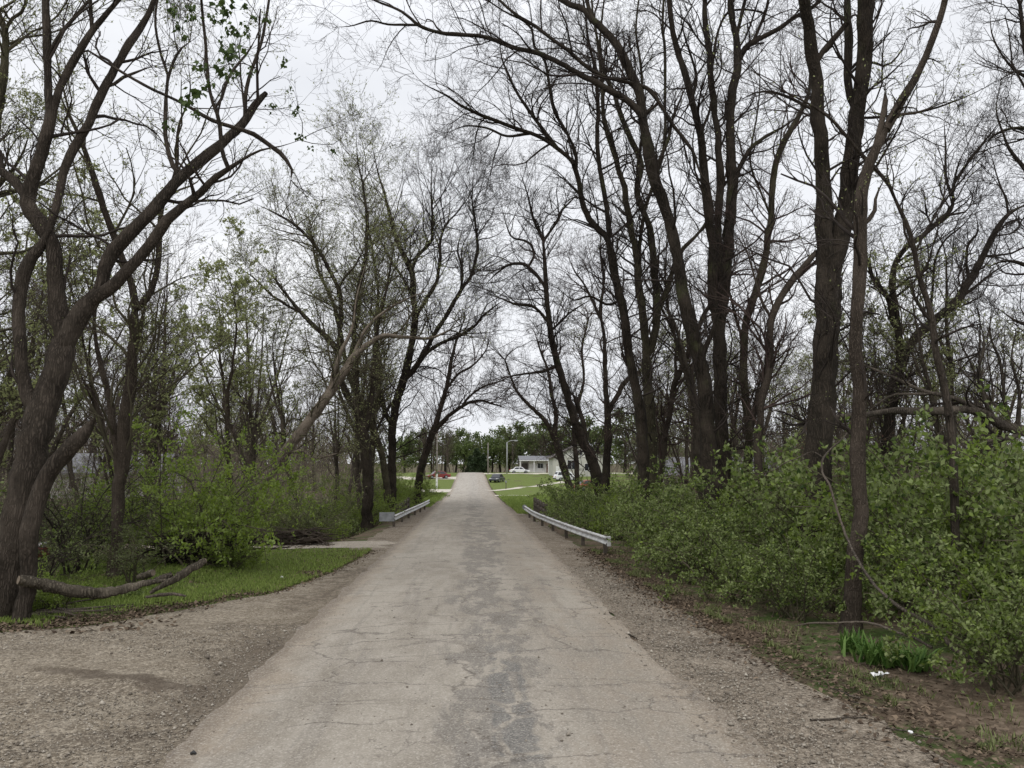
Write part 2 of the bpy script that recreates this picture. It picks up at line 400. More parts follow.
def mat_floor(name, cols, grass, gf):
    m, t, b, o = newmat(name); g = N(t); v = g.co()
    big = g.noise(v, .35, 6, .65); mid = g.noise(v, 3.0, 6, .7); vv = g.sep(g.vor(g.vadd(v, g.noisec(v, 6), .1), 13, 'F1', 'Color'))
    c = g.mix(g.ramp(mid, .3, .7), cols[0], cols[1]); c = g.mix(g.ramp(vv[0], .3, 1, 0, .6), c, cols[2])
    gm = g.ramp(g.math('ADD', big, g.math('MULTIPLY', g.math('SUBTRACT', mid, .5), .5)), .62 - gf, .78 - gf)
    gc = g.mix(g.ramp(g.noise(v, 9, 4, .7), .3, .7), tuple(x * .6 for x in grass), grass)
    c = g.mix(gm, c, gc)
    g._in(b.inputs['Base Color'], c); b.inputs['Roughness'].default_value = 1; b.inputs['Specular IOR Level'].default_value = .1
    g.bump(g.math('ADD', mid, vv[1]), .8, .05, b)
    return m
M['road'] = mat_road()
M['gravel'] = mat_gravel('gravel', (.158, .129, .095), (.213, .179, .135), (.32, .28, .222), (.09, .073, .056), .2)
M['shoulder'] = mat_gravel('shoulder_dirt', (.14, .113, .085), (.20, .166, .128), (.29, .25, .20), (.072, .057, .043), .3)
M['path'] = mat_gravel('path', (.27, .235, .19), (.33, .29, .24), (.40, .36, .30), (.19, .155, .12))
M['concrete'] = mat_gravel('pale_concrete', (.48, .44, .37), (.56, .52, .44), (.60, .56, .49), (.42, .38, .31))
M['floor'] = mat_floor('forest_floor', ((.075, .055, .038), (.14, .105, .075), (.22, .17, .125)), (.07, .105, .03), .16)
M['verge'] = mat_floor('verge_grass', ((.085, .075, .04), (.11, .12, .045), (.13, .13, .06)), (.13, .17, .05), .22)
M['lawn'] = mat_floor('lawn_grass', ((.15, .18, .06), (.17, .205, .07), (.20, .225, .08)), (.17, .215, .06), .4)

# ------------------------------------------------------------------ setting sheets
def grid_sheet(name, ys, xl, xr, nx, dz, mat, edge=0.0, relief=None, seed=0.0, parent=None):
    ys = np.asarray(ys, float); L = np.array([xl(y) for y in ys]); R = np.array([xr(y) for y in ys])
    if edge:
        L = L + edge * wob(ys * 0 + 3.1 + seed, ys, 2.1, seed) + .6 * edge * wob(ys * 0 + 9, ys, 5.3, seed * 3)
        R = R + edge * wob(ys * 0 + 7.7 + seed, ys, 1.8, seed + 2) + .6 * edge * wob(ys * 0 + 5, ys, 4.7, seed * 2)
    u = np.linspace(0, 1, nx)
    if name == 'gravel_pullout': u = 1 - (1 - u) ** 1.7
    Xg = L[:, None] + (R - L)[:, None] * u[None]; Yg = np.repeat(ys[:, None], nx, 1)
    Zg = ht(Xg, Yg) + dz
    if relief is not None: Zg = Zg + relief(Xg, Yg)
    V = np.stack([Xg, Yg, Zg], -1).reshape(-1, 3)
    i = np.arange(len(ys) - 1)[:, None] * nx + np.arange(nx - 1)[None]
    F = np.stack([i, i + 1, i + nx + 1, i + nx], -1).reshape(-1, 4)
    o = link(name, mesh(name, V, [F], mat, True), parent); o['kind'] = 'structure'
    return o
def ip(*pts):
    xs = [p[0] for p in pts]; vs = [p[1] for p in pts]
    return lambda y: float(np.interp(y, xs, vs))

def ysamp(a, b, fine=.14, g=1.012):
    out = [a]; s = fine
    while out[-1] < b: out.append(out[-1] + s); s = max(fine, abs(out[-1]) * .012)
    out[-1] = b; return np.array(out)
# the ground, one sheet to the horizon
gy = np.concatenate([np.arange(-30, 4, 2), np.arange(4, 80, .5), np.arange(80, 260, 4), np.arange(260, 1500, 60)])
gx = np.concatenate([-np.geomspace(900, 14, 26), np.arange(-13.5, 13.6, .5), np.geomspace(14, 900, 26)])
Xg, Yg = np.meshgrid(gx, gy)
Zg = ht(Xg, Yg) - .004 - .03
V = np.stack([Xg, Yg, Zg], -1).reshape(-1, 3); nx = len(gx)
ii = np.arange(len(gy) - 1)[:, None] * nx + np.arange(nx - 1)[None]
o = link('ground', mesh('ground', V, [np.stack([ii, ii + 1, ii + nx + 1, ii + nx], -1).reshape(-1, 4)], M['floor'], True)); o['kind'] = 'structure'

PULL = ip((-10, -30), (12.6, -30), (13.9, -11), (14.9, -8.9), (16.0, -7.4), (17.2, -6.0), (19.3, -4.6), (23, -4.0), (28, -3.7), (31, -3.6))
def pull_relief(x, y):
    fade = 1 - smooth(-3.9, -3.2, x)
    r = (.018 * wob(x, y, 2.0) + .012 * wob(x, y, 5.5, 1)) * fade
    # the broken lip where the pull-out has washed away
    c = 11.6 - .28 * (x + 7.0) + .25 * np.sin(x * 1.6)
    lip = np.clip((y - c) / .45, 0, 1) * np.clip((c + 2.2 - y) / 1.7, 0, 1) * smooth(-8.6, -7.2, x) * (1 - smooth(-4.6, -3.4, x))
    return r + .07 * lip - .012 * smooth(-4.6, -3.9, x) * (1 - smooth(-3.6, -3.05, x)) * smooth(9.2, 10.2, y) * (1 - smooth(12.5, 14, y))
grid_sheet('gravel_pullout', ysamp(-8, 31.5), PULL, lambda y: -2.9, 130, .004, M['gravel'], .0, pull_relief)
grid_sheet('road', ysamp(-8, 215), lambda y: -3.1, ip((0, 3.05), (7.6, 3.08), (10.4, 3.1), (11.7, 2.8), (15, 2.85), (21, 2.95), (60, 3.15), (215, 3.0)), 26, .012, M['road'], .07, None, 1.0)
grid_sheet('gravel_shoulder', ysamp(-8, 72), lambda y: 2.8, ip((0, 5.3), (8, 4.9), (12, 4.5), (20, 4.25), (28, 4.3), (45, 4.2), (60, 3.7), (72, 3.1)), 26, .004, M['shoulder'], .12, lambda x, y: .015 * wob(x, y, 2.5), 2.0)
grid_sheet('dirt_shoulder', ysamp(30, 80), ip((33, -4.6), (45, -4.4), (60, -3.9), (80, -3.2)), lambda y: -2.95, 12, .004, M['shoulder'], .12, None, 3.0)
grid_sheet('grass_verge', ysamp(12.5, 31.1), ip((12.5, -17), (31.1, -15)), lambda y: min(PULL(y) + .12, -3.6), 60, .0, M['verge'], .14, lambda x, y: -.015 + .03 * smooth(.0, 1.2, np.minimum(np.array([[PULL(q) for q in r] for r in y]) - x, 30.8 - y)) * (1 + wob(x, y, 1.5)), 4.0)
grid_sheet('path', ysamp(31.0, 34.2), lambda y: -15, lambda y: -3.3 - .3 * sin(y * 3), 60, .010, M['path'], .25, None, 5.0)
grid_sheet('lawn', ysamp(66, 190), ip((66, 3.3), (190, 3.2)), ip((66, 8), (80, 40), (190, 70)), 30, .004, M['lawn'], .15, None, 6.0)
grid_sheet('lawn', ysamp(80, 190), ip((80, -6), (100, -9), (190, -24)), lambda y: -3.1, 30, .004, M['lawn'], .15, None, 7.0)
grid_sheet('driveway', [93.4, 94, 95.5, 96.3], lambda y: 2.9, lambda y: 40, 30, .02, M['concrete'])
grid_sheet('driveway', ysamp(108, 118), lambda y: -7.5, lambda y: -2.9, 12, .016, M['concrete'], .2, None, 2.0)
grid_sheet('driveway', [150, 153, 156, 159], lambda y: -16, lambda y: -2.9, 12, .016, M['concrete'])
grid_sheet('lane', [172, 175, 178, 181], lambda y: 2.9, lambda y: 45, 12, .016, M['concrete'])
# the diagonal walk across the lawn
def strip(name, pts, w, dz, mat):
    V = []
    for i, (x, y) in enumerate(pts):
        a = pts[max(i - 1, 0)]; b_ = pts[min(i + 1, len(pts) - 1)]
        d = np.array([b_[0] - a[0], b_[1] - a[1]]); d /= np.linalg.norm(d); n = np.array([-d[1], d[0]]) * w / 2
        for s in (1, -1): V.append((x + n[0] * s, y + n[1] * s, htf(x + n[0] * s, y + n[1] * s) + dz))
    F = [(2 * i, 2 * i + 1, 2 * i + 3, 2 * i + 2) for i in range(len(pts) - 1)]
    o = link(name, mesh(name, V, [F], mat)); o['kind'] = 'structure'
strip('walkway', [(2.9 + 14.5 * k, 112 + 30 * k) for k in np.linspace(0, 1, 12)], 1.6, .03, M['concrete'])

# ------------------------------------------------------------------ branch growth
def nrm(a): return a / np.maximum(np.linalg.norm(a, axis=-1, keepdims=True), 1e-9)
def tubes_arr(Pn, Rn, sides, tip=False):
    """Pn (K,n,3), Rn (K,n) -> verts, quads"""
    K, n, _ = Pn.shape
    T = np.empty_like(Pn); T[:, 1:-1] = Pn[:, 2:] - Pn[:, :-2]; T[:, 0] = Pn[:, 1] - Pn[:, 0]; T[:, -1] = Pn[:, -1] - Pn[:, -2]
    T = nrm(T); mean = nrm(T.mean(1)); ref = np.where(np.abs(mean[:, 2:3]) < .8, np.array([[0, 0, 1.0]]), np.array([[1.0, 0.2, 0]]))
    A = nrm(np.cross(T, ref[:, None])); B = np.cross(T, A)
    th = np.arange(sides) * 2 * pi / sides
    V = Pn[:, :, None] + Rn[:, :, None, None] * (A[:, :, None] * np.cos(th)[None, None, :, None] + B[:, :, None] * np.sin(th)[None, None, :, None])
    idx = np.arange(K * n * sides).reshape(K, n, sides); nx_ = np.roll(idx, -1, 2)
    F = np.stack([idx[:, :-1], idx[:, 1:], nx_[:, 1:], nx_[:, :-1]], -1).reshape(-1, 4)
    return V.reshape(-1, 3), F
def merge(parts):
    V = []; F = []; n = 0
    for v, f in parts:
        V.append(v); F.append(f + n); n += len(v)
    return np.concatenate(V), np.concatenate(F)
def children_of(rng, Pn, Rn, per, len_rng, ang, rr, n, trop=.25, tmin=.15, jitter=.35, rmin=.004, kmax=None):
    """grow `per` children on each parent polyline"""
    K, m, _ = Pn.shape
    per = np.asarray(per) if hasattr(per, '__len__') else np.full(K, per)
    pid = np.repeat(np.arange(K), per); N_ = len(pid)
    if N_ == 0: return None
    t = tmin + (1 - tmin) * rng.random(N_) ** .85
    f = t * (m - 1); i = np.minimum(f.astype(int), m - 2); w = (f - i)[:, None]
    p0 = Pn[pid, i] * (1 - w) + Pn[pid, i + 1] * w
    r0 = (Rn[pid, i] * (1 - w[:, 0]) + Rn[pid, i + 1] * w[:, 0]) * rng.uniform(rr[0], rr[1], N_)
    r0 = np.maximum(r0, rmin)
    T = nrm(Pn[pid, i + 1] - Pn[pid, i])
    rnd = rng.normal(size=(N_, 3)); side = nrm(rnd - (rnd * T).sum(-1, keepdims=True) * T)
    a = rng.uniform(ang[0], ang[1], N_)[:, None]
    d = nrm(T * np.cos(a) + side * np.sin(a))
    Lp = np.linalg.norm(np.diff(Pn, axis=1), axis=-1).sum(1)[pid]
    L = Lp * rng.uniform(len_rng[0], len_rng[1], N_) * (1.15 - .5 * t)
    out = np.empty((N_, n, 3)); out[:, 0] = p0; dd = d.copy()
    up = np.array([0, 0, 1.0])
    for k in range(1, n):
        dd = nrm(dd + rng.normal(size=(N_, 3)) * jitter / math.sqrt(n) + up * trop / n)
        out[:, k] = out[:, k - 1] + dd * (L / (n - 1))[:, None]
    R = r0[:, None] * np.linspace(1, .35, n)[None]; R = np.maximum(R, rmin * .7)
    return out, R
def leaf_quads(rng, pts, size, wid=.5, up=.3, tcol=None):
    n = len(pts); d = nrm(rng.normal(size=(n, 3)) + np.array([0, 0, up])); q = nrm(np.cross(d, rng.normal(size=(n, 3))))
    L = (size * rng.uniform(.6, 1.3, n))[:, None]; Wd = L * wid
    V = np.stack([pts, pts + d * L * .5 + q * Wd * .5, pts + d * L, pts + d * L * .5 - q * Wd * .5], 1).reshape(-1, 3)
    F = np.arange(n * 4).reshape(n, 4)
    tt = rng.random(n) if tcol is None else tcol
    return V, F, np.repeat(tt, 4)
def along(rng, Pn, per, tmin=.3):
    K, m, _ = Pn.shape; pid = np.repeat(np.arange(K), per); t = (tmin + (1 - tmin) * rng.random(len(pid))) * (m - 1)
    i = np.minimum(t.astype(int), m - 2); w = (t - i)[:, None]; return Pn[pid, i] * (1 - w) + Pn[pid, i + 1] * w
def catmull(pts, per):
    pts = np.asarray(pts, float); n = len(pts)
    if n < 3: 
        t = np.linspace(0, 1, per + 1)[:, None]; return pts[0] * (1 - t) + pts[-1] * t
    ext = np.vstack([2 * pts[0] - pts[1], pts, 2 * pts[-1] - pts[-2]]); out = []
    for i in range(n - 1):
        a, b_, c, d = ext[i], ext[i + 1], ext[i + 2], ext[i + 3]
        for k in range(per):
            t = k / per; out.append(.5 * ((2 * b_) + (-a + c) * t + (2 * a - 5 * b_ + 4 * c - d) * t * t + (-a + 3 * b_ - 3 * c + d) * t ** 3))
    out.append(pts[-1]); return np.array(out)
def resample(Pn, Rn, n):
    L = np.concatenate([[0], np.cumsum(np.linalg.norm(np.diff(Pn, axis=0), axis=1))]); s = np.linspace(0, L[-1], n)
    return np.stack([np.interp(s, L, Pn[:, k]) for k in range(3)], 1), np.interp(s, L, Rn), L[-1]
def bark_tube(rng, Pn, Rn, sides=14, rough=.05, cap=True):
    V, F = tubes_arr(Pn[None], Rn[None], sides); n = len(Pn); V = V.reshape(n, sides, 3)
    # lumps and ridges
    ph = rng.random(6) * 6.28; s = np.arange(n)[:, None]; th = np.arange(sides)[None] * 2 * pi / sides
    k = 1 + rough * (np.sin(3 * th + ph[0] + s * .13) * .6 + np.sin(5 * th + ph[1] - s * .09) * .5 + np.sin(s * .9 + ph[2] + 2 * th) * .6 + rng.normal(size=(n, sides)) * .35)
    V = Pn[:, None] + (V - Pn[:, None]) * k[..., None]; V = V.reshape(-1, 3)
    T = None
    if cap:
        V = np.vstack([V, Pn[-1]]); c = len(V) - 1; b0 = (n - 1) * sides
        T = np.array([(b0 + j, b0 + (j + 1) % sides, c) for j in range(sides)])
    return V, F, T
def hero(name, label, Y, stems, bark, twig, leaf=None, leaf_size=.07, leaf_n=2, dens=1.0, seed=0, base=None, group=None, lvl=3, wscale=.88,
         l1=(1.2, 3.2), rt=.006, cat='tree', extend=True, drift=1.6, flare=1.5, clumps=None, stemname='limb', ground=True, trop=.25):
    """a tree whose stems and limbs are laid out one by one. stems: lists of (px, py, width px) from the root outward"""
    rng = np.random.default_rng(seed + 100)
    done = []                                   # (px,py,Y) samples of what is built so far
    polys = []
    for si, st in enumerate(stems):
        a = np.array(st, float)
        if si == 0: y0 = Y
        else:
            al = np.vstack(done); dd = np.hypot(al[:, 0] - a[0, 0], al[:, 1] - a[0, 1]); k = dd.argmin(); y0 = al[k, 2] if dd[k] < 45 else Y + rng.uniform(-.6, .6)
            if dd[k] < 45:                       # root the limb inside the stem it springs from, a little below the fork
                kk = k - 1 if k > 0 and abs(al[k - 1, 1] - al[k, 1]) < 40 else k
                cand = al[kk]
                if math.hypot(cand[0] - a[0, 0], cand[1] - a[0, 1]) > 3:
                    w0 = min(a[0, 2] * .9, al[kk, 3] * .8 + .5); a = np.vstack([[cand[0], cand[1], w0], a])
        sm = catmull(a, 6 if si == 0 or len(a) < 6 else 4)
        seg = np.concatenate([[0], np.cumsum(np.hypot(np.diff(sm[:, 0]), np.diff(sm[:, 1])))])
        metres = seg[-1] * Y / F_PX
        dr = 0 if si == 0 and metres < 6 else rng.uniform(-1, 1) * min(drift, metres * .3)
        if si == 0: dr *= .5
        u = seg / seg[-1]; depth = y0 + dr * u * u
        done.append(np.column_stack([sm[:, 0], sm[:, 1], depth, sm[:, 2]]))
        p3 = np.array([P(x, y, d) for (x, y), d in zip(sm[:, :2], depth)])
        r3 = sm[:, 2] * depth / F_PX / 2 * wscale
        if a[-1, 2] < 5.2 and len(a) > 3 and a[-1, 1] > 8 and si > 0: r3 = r3 * (1 - .8 * np.linspace(0, 1, len(r3)) ** 5)
        polys.append((p3, np.maximum(r3, .006), a))
    # base on the ground
    p3, r3, a = polys[0]
    if ground:
        gz = htf(p3[0, 0], p3[0, 1])
        if p3[0, 2] > gz - .02:
            d = p3[0] - p3[min(4, len(p3) - 1)]; d = d / max(1e-6, -d[2]) if d[2] < 0 else np.array([0, 0, -1.0])
            steps = max(2, int((p3[0, 2] - gz) / .35)); hgt = p3[0, 2] - gz + .12
            d[:2] = np.clip(d[:2], -.5, .5)
            extra = np.array([p3[0] + d * hgt * k / steps for k in range(steps, 0, -1)])
            p3 = np.vstack([extra, p3]); r3 = np.concatenate([np.full(steps, r3[0]) , r3])
        hh = p3[:, 2] - gz; r3 = r3 * (1 + (flare - 1) * np.clip(1 - hh / .9, 0, 1) ** 2)
        polys[0] = (p3, r3, a)
    org = np.array([p3[0, 0], p3[0, 1], htf(p3[0, 0], p3[0, 1])]) if ground else p3[0].copy()
    root = thing(name, label, cat, org, 0, group)
    src = []
    for si, (p3, r3, a) in enumerate(polys):
        n = max(6, int(np.linalg.norm(np.diff(p3, axis=0), axis=1).sum() / .22)); n = min(n, 90)
        q, r, L = resample(p3, r3, n); big = r.max() > .05
        if len(q) > 6:
            kn = max(4, int(L / .7)); off = np.stack([np.interp(np.linspace(0, kn - 1, n), np.arange(kn), rng.normal(size=kn)) for _ in range(3)], 1)
            off = off * np.minimum(1, np.minimum(np.arange(n), np.arange(n)[::-1]) / 3)[:, None]
            q = q + off * np.minimum(r[:, None] * .26, .035 if r.max() < .3 else .012)
            q[1:-1] += rng.normal(size=(n - 2, 3)) * r[1:-1, None] * .05
            r = r * (1 + (.05 if r.max() < .3 else .02) * np.interp(np.linspace(0, kn - 1, n), np.arange(kn), rng.normal(size=kn)))
        if any(o_ is not st_ and math.hypot(o_[0][0] - a[-1, 0], o_[0][1] - a[-1, 1]) < 14 for o_ in stems for st_ in (stems[si],)):
            r = r * (1 - .35 * np.clip((np.linspace(0, 1, n) - .94) / .06, 0, 1))
        if si > 0: r = r * (.9 + .1 * np.clip(np.linspace(0, L, n) / .4, 0, 1))
        V_, F_, T_ = bark_tube(rng, q - org, r, 14 if big else 7, .075 if big else .03)
        me = mesh('trunk' if si == 0 else stemname, V_, [F_, T_], bark, True)
        link('trunk' if si == 0 else stemname, me, root)
        src.append((q, r, L))
    parts = []; tips = []
    # extend above the frame where the photo cuts the limb off
    ext = []
    if extend:
        for (q, r, L), st in zip(src, stems):
            if st[-1][1] <= 8 and r[-1] > .02:
                K = 3; Pp = q[-5:][None]; Rr = r[-5:][None]
                c = children_of(rng, np.repeat(Pp, 1, 0), Rr, K, (0, 0), (.15, .5), (.7, .9), 8, .35)
                d = nrm(nrm(q[-1] - q[-4])[None] + rng.normal(size=(K, 3)) * .28 + np.array([0, 0, .25])); L_ = rng.uniform(3.5, 6.0, K)
                out = np.empty((K, 8, 3)); out[:, 0] = q[-1]
                for k in range(1, 8):
                    d = nrm(d + rng.normal(size=(K, 3)) * .12); out[:, k] = out[:, k - 1] + d * (L_ / 7)[:, None]
                ext.append((out, r[-1] * .8 * np.linspace(1, .25, 8)[None].repeat(K, 0)))
    L1s = []
    for (q, r, L), st in zip(src, stems):
        if L < .5: continue
        zs = q[:, 2]; lo = 0.0
        if st is stems[0]:
            lo = min(.9, max(.0, (3.2 + org[2] - zs[0]) / max(.1, zs[-1] - zs[0])))
        k = int(L * (1 - lo) * 1.55 * dens + .5)
        q8, r8, _ = resample(q, r, 16)
        if k > 0:
            c = children_of(rng, q8[None], np.minimum(r8, .09)[None], k, (0, 0), (0.4, 1.1), (.32, .6), 7, trop, lo, .5, .008)
            # rebuild with absolute lengths
            o3, R3 = c; ln = rng.uniform(l1[0], l1[1] * 1.25, k) * np.clip(.55 + L / 12, .55, 1.1)
            d = nrm(o3[:, 1] - o3[:, 0] + 1e-9)
            T = nrm(q8[-1] - q8[0]); rnd = rng.normal(size=(k, 3)); sd_ = nrm(rnd - (rnd @ T)[:, None] * T)
            an = rng.uniform(.45, 1.15, k)[:, None]; d = nrm(T * np.cos(an) + sd_ * np.sin(an)); out = np.empty((k, 7, 3)); out[:, 0] = o3[:, 0]
            for j in range(1, 7):
                d = nrm(d + rng.normal(size=(k, 3)) * .2 + np.array([0, 0, trop / 6])); out[:, j] = out[:, j - 1] + d * (ln / 6)[:, None]
            L1s.append((out, R3))
    for (q, r, L), st in zip(src, stems):        # the limb's own tip carries on as fine twigs
        if dens > 0 and st[-1][1] > 8 and st[-1][2] < 5.2 and L > 1:
            K = 3; d = nrm(nrm(q[-1] - q[-4])[None] + rng.normal(size=(K, 3)) * .38); ln = rng.uniform(.5, .9, K) * min(2.2, .35 * L + .4); out = np.empty((K, 7, 3)); out[:, 0] = q[-1]
            for j in range(1, 7):
                d = nrm(d + rng.normal(size=(K, 3)) * .2); out[:, j] = out[:, j - 1] + d * (ln / 6)[:, None]
            L1s.append((out, np.maximum(r[-1] * .8, .01) * np.linspace(1, .4, 7)[None].repeat(K, 0)))
    for out, R3 in ext:
        c = children_of(rng, out, R3, 7, (.35, .6), (.4, 1.0), (.4, .6), 7, trop, .1, .5, .006); L1s.append(c)
        parts.append(tubes_arr(out - org, R3, 6))
    if L1s:
        A = np.concatenate([a_ for a_, _ in L1s]); B = np.concatenate([b_ for _, b_ in L1s])
        parts.append(tubes_arr(A - org, B, 4)); 
        c2, r2 = children_of(rng, A, B, 6, (.4, .7), (.4, 1.0), (.45, .65), 5, trop, .12, .5, rt)
        parts.append(tubes_arr(c2 - org, r2, 3)); tips = [c2]
        if lvl >= 3:
            c3, r3_ = children_of(rng, c2, r2, 4, (.4, .75), (.4, 1.0), (.5, .75), 4, trop, .15, .5, rt * .85)
            parts.append(tubes_arr(c3 - org, r3_, 3)); tips = [c3]
            if lvl >= 4:
                c4, r4 = children_of(rng, c3, r3_, 2, (.4, .7), (.4, 1.0), (.6, .8), 3, trop, .2, .5, rt * .8)
                parts.append(tubes_arr(c4 - org, r4, 3)); tips = [c4]
    if parts:
        v, f = merge(parts); link('crown', mesh('crown', v, [f], twig), root)
    if leaf and tips:
        pts = along(rng, tips[0], leaf_n, .3) - org
        v, f, t_ = leaf_quads(rng, pts, leaf_size, .6); link('leaves', mesh('leaves', v, [f], leaf, False, t_), root)
    return root, polys, org

exec_trees = True
# ------------------------------------------------------------------ the trees one can tell apart, laid out limb by limb
hero('bare_tree', 'big dark forked tree at the left edge with a broken stub leaning from its foot', 16.6, [
    [(2, 602, 42), (9, 570, 38), (19, 520, 35), (28, 480, 34), (37, 430, 34), (46, 400, 32), (56, 375, 29), (62, 350, 28), (66, 330, 25)],
    [(64, 338, 24), (56, 305, 20), (52, 270, 18), (52, 245, 16), (44, 228, 17), (30, 200, 16), (36, 172, 14), (45, 148, 14), (52, 112, 13), (48, 88, 9), (46, 50, 9), (46, 0, 8), (48, -30, 7)],
    [(28, 198, 12), (20, 188, 11), (10, 178, 10), (-4, 168, 9), (-30, 150, 8), (-60, 110, 6)],
    [(52, 115, 10), (60, 90, 9), (75, 60, 9), (92, 32, 8), (106, 14, 6), (122, -4, 5)],
    [(92, 32, 5), (91, 12, 4.5), (90, -10, 4)],
    [(53, 47, 5), (62, 33, 5), (76, 16, 4), (94, -6, 3)],
    [(30, 402, 17), (23, 375, 14), (20, 340, 14), (18, 312, 14), (26, 275, 14), (34, 257, 14), (43, 246, 12), (51, 222, 9), (58, 195, 9.5), (63, 172, 10), (78, 141, 10), (100, 97, 10), (118, 63, 9), (136, 34, 8), (148, 12, 6.5), (158, -8, 6)],
    [(113, 85, 4), (122, 78, 4), (132, 74, 3.5), (142, 70, 3), (153, 66, 2)],
    [(64, 350, 22), (72, 325, 23), (86, 305, 20), (98, 290, 15), (104, 270, 15), (114, 252, 15), (134, 230, 15), (155, 207, 14), (174, 182, 13.5), (198, 161, 13), (224, 143, 12), (240, 128, 11), (250, 112, 9), (258, 101, 8), (266, 93, 6)],
    [(88, 303, 17), (103, 292, 16), (117, 280, 14), (132, 264, 13), (150, 246, 13), (162, 231, 13), (180, 211, 11), (200, 191, 9), (213, 178, 8), (226, 170, 7), (242, 160, 5), (262, 150, 4), (282, 146, 2.5), (300, 140, 1.5)],
    [(87, 50, 2.5), (113, 67, 3), (150, 88, 3.5), (185, 105, 4), (212, 120, 4.5), (238, 128, 5), (254, 134, 6), (270, 145, 5.5), (282, 154, 6.5), (290, 165, 5.5), (292, 171, 6), (291, 180, 3)],
    [(180, 176, 6), (172, 165, 5.5), (165, 140, 5), (165, 110, 4.5), (168, 78, 4), (177, 54, 4), (184, 46, 3.5), (190, 42, 3)],
    [(168, 76, 3.5), (160, 52, 3), (155, 22, 3), (158, -5, 2.5)],
    [(230, 172, 6), (222, 150, 5), (219, 120, 5), (211, 95, 4), (206, 60, 4), (203, 22, 3.5), (201, -5, 3)],
    [(221, 100, 4), (230, 75, 3.5), (248, 52, 3), (256, 38, 2.5)],
    [(245, 118, 5), (245, 95, 5), (250, 74, 4), (262, 42, 3.5), (268, 10, 3), (270, -10, 2.5)],
], M['bark_near'], M['twig'], M['bud'], .045, 1, dens=.42, seed=1, l1=(.8, 2.0), rt=.004, flare=1.08, wscale=.84)
root_l1 = COL.objects[-1]

hero('broken_stub', 'short thick broken stem with a splintered top leaning right from the big tree foot', 16.2, [
    [(22, 596, 19), (27, 550, 19), (34, 515, 20), (46, 480, 20), (60, 458, 20), (76, 441, 18), (86, 431, 15), (91, 424, 9), (95, 418, 3)]],
    M['bark_near'], M['twig'], None, dens=0, seed=2, flare=1.1, wscale=.8, extend=False, cat='tree stump')

hero('bare_tree', 'slim forked tree standing in the brush right of the big tree at the left edge', 22, [
    [(116, 560, 13), (118, 530, 12), (122, 471, 13), (127, 421, 14), (132, 384, 12), (132, 350, 11), (134, 317, 10), (136, 307, 10)],
    [(136, 310, 8), (131, 284, 7.5), (123, 258, 7.5), (110, 222, 7), (99, 195, 7), (86, 155, 6), (76, 130, 5), (65, 108, 4), (50, 70, 3)],
    [(136, 309, 8), (148, 296, 7.5), (153, 284, 6.5), (158, 262, 6), (160, 232, 6), (163, 205, 5.5), (176, 170, 5), (178, 130, 4), (190, 95, 3), (188, 60, 2)],
    [(118, 470, 9), (114, 434, 8.5), (110, 400, 7.5), (104, 378, 6.5), (96, 340, 5), (92, 300, 4), (80, 262, 3)],
    [(131, 395, 4), (142, 386, 3.5), (150, 372, 3), (168, 345, 2)],
], M['bark_brown'], M['twig_olive'], M['bud'], .065, 3, dens=1.2, seed=3, lvl=3)

hero('leaning_tree', 'pale smooth trunk leaning steeply to the right over the brush left of the road', 40, [
    [(238, 522, 14), (250, 502, 13), (262, 484, 12.5), (285, 452, 12), (310, 420, 11.5), (328, 395, 11), (343, 374, 10), (355, 356, 8.5), (370, 343, 6), (386, 335, 5), (402, 337, 4), (430, 338, 3), (450, 330, 2)],
    [(306, 424, 8), (318, 408, 7), (332, 385, 6), (338, 360, 5), (352, 330, 4), (356, 300, 3), (366, 262, 2)],
    [(292, 452, 3.5), (303, 451, 3.5), (312, 458, 3.5), (324, 457, 3), (338, 453, 2.5)],
    [(350, 362, 4), (366, 330, 3.5), (384, 312, 3), (404, 300, 2.5), (430, 290, 2)],
], M['bark_pale'], M['twig_olive'], M['bud'], .08, 2, dens=.8, seed=4, flare=1.2)

hero('bare_tree', 'tall bare tree behind the left guardrail with an open fan of branches against the sky', 56, [
    [(392, 506, 10), (392, 480, 9.5), (392, 452, 9), (393, 425, 9), (397, 402, 9), (403, 382, 9), (408, 362, 8.5), (412, 340, 8)],
    [(412, 342, 7.5), (415, 317, 6.5), (413, 292, 6.5), (411, 269, 6), (401, 252, 5.5), (394, 232, 5), (390, 215, 4.5), (384, 192, 4), (377, 168, 3), (372, 145, 2)],
    [(411, 270, 4), (418, 256, 4), (431, 240, 4), (433, 222, 3.5), (431, 195, 3), (432, 165, 2)],
    [(415, 330, 5), (418, 314, 4.5), (428, 298, 4.5), (437, 280, 4), (440, 262, 4), (440, 242, 3.5), (446, 225, 3), (463, 205, 2.5), (478, 180, 2)],
    [(405, 380, 6), (416, 366, 5.5), (431, 340, 5), (446, 315, 5), (460, 292, 4.5), (471, 277, 4), (477, 252, 4), (476, 226, 3.5), (472, 200, 3), (474, 170, 2)],
    [(461, 291, 3), (462, 268, 2.5), (458, 250, 2.5), (462, 230, 2)],
    [(410, 376, 5), (426, 354, 4.5), (440, 344, 4), (456, 337, 4), (473, 327, 3.5), (483, 316, 3), (495, 306, 2.5), (505, 300, 1.5)],
    [(392, 428, 6), (384, 408, 5), (377, 380, 4.5), (374, 350, 4), (380, 310, 3), (390, 280, 2.5), (401, 252, 2)],
    [(413, 300, 3), (404, 280, 2.5), (392, 262, 2.5), (380, 240, 2), (368, 218, 2)],
], M['bark_dark'], M['twig'], None, .09, 1, dens=1.7, seed=5, l1=(1.8, 4.2), rt=.008, lvl=4, group=None)

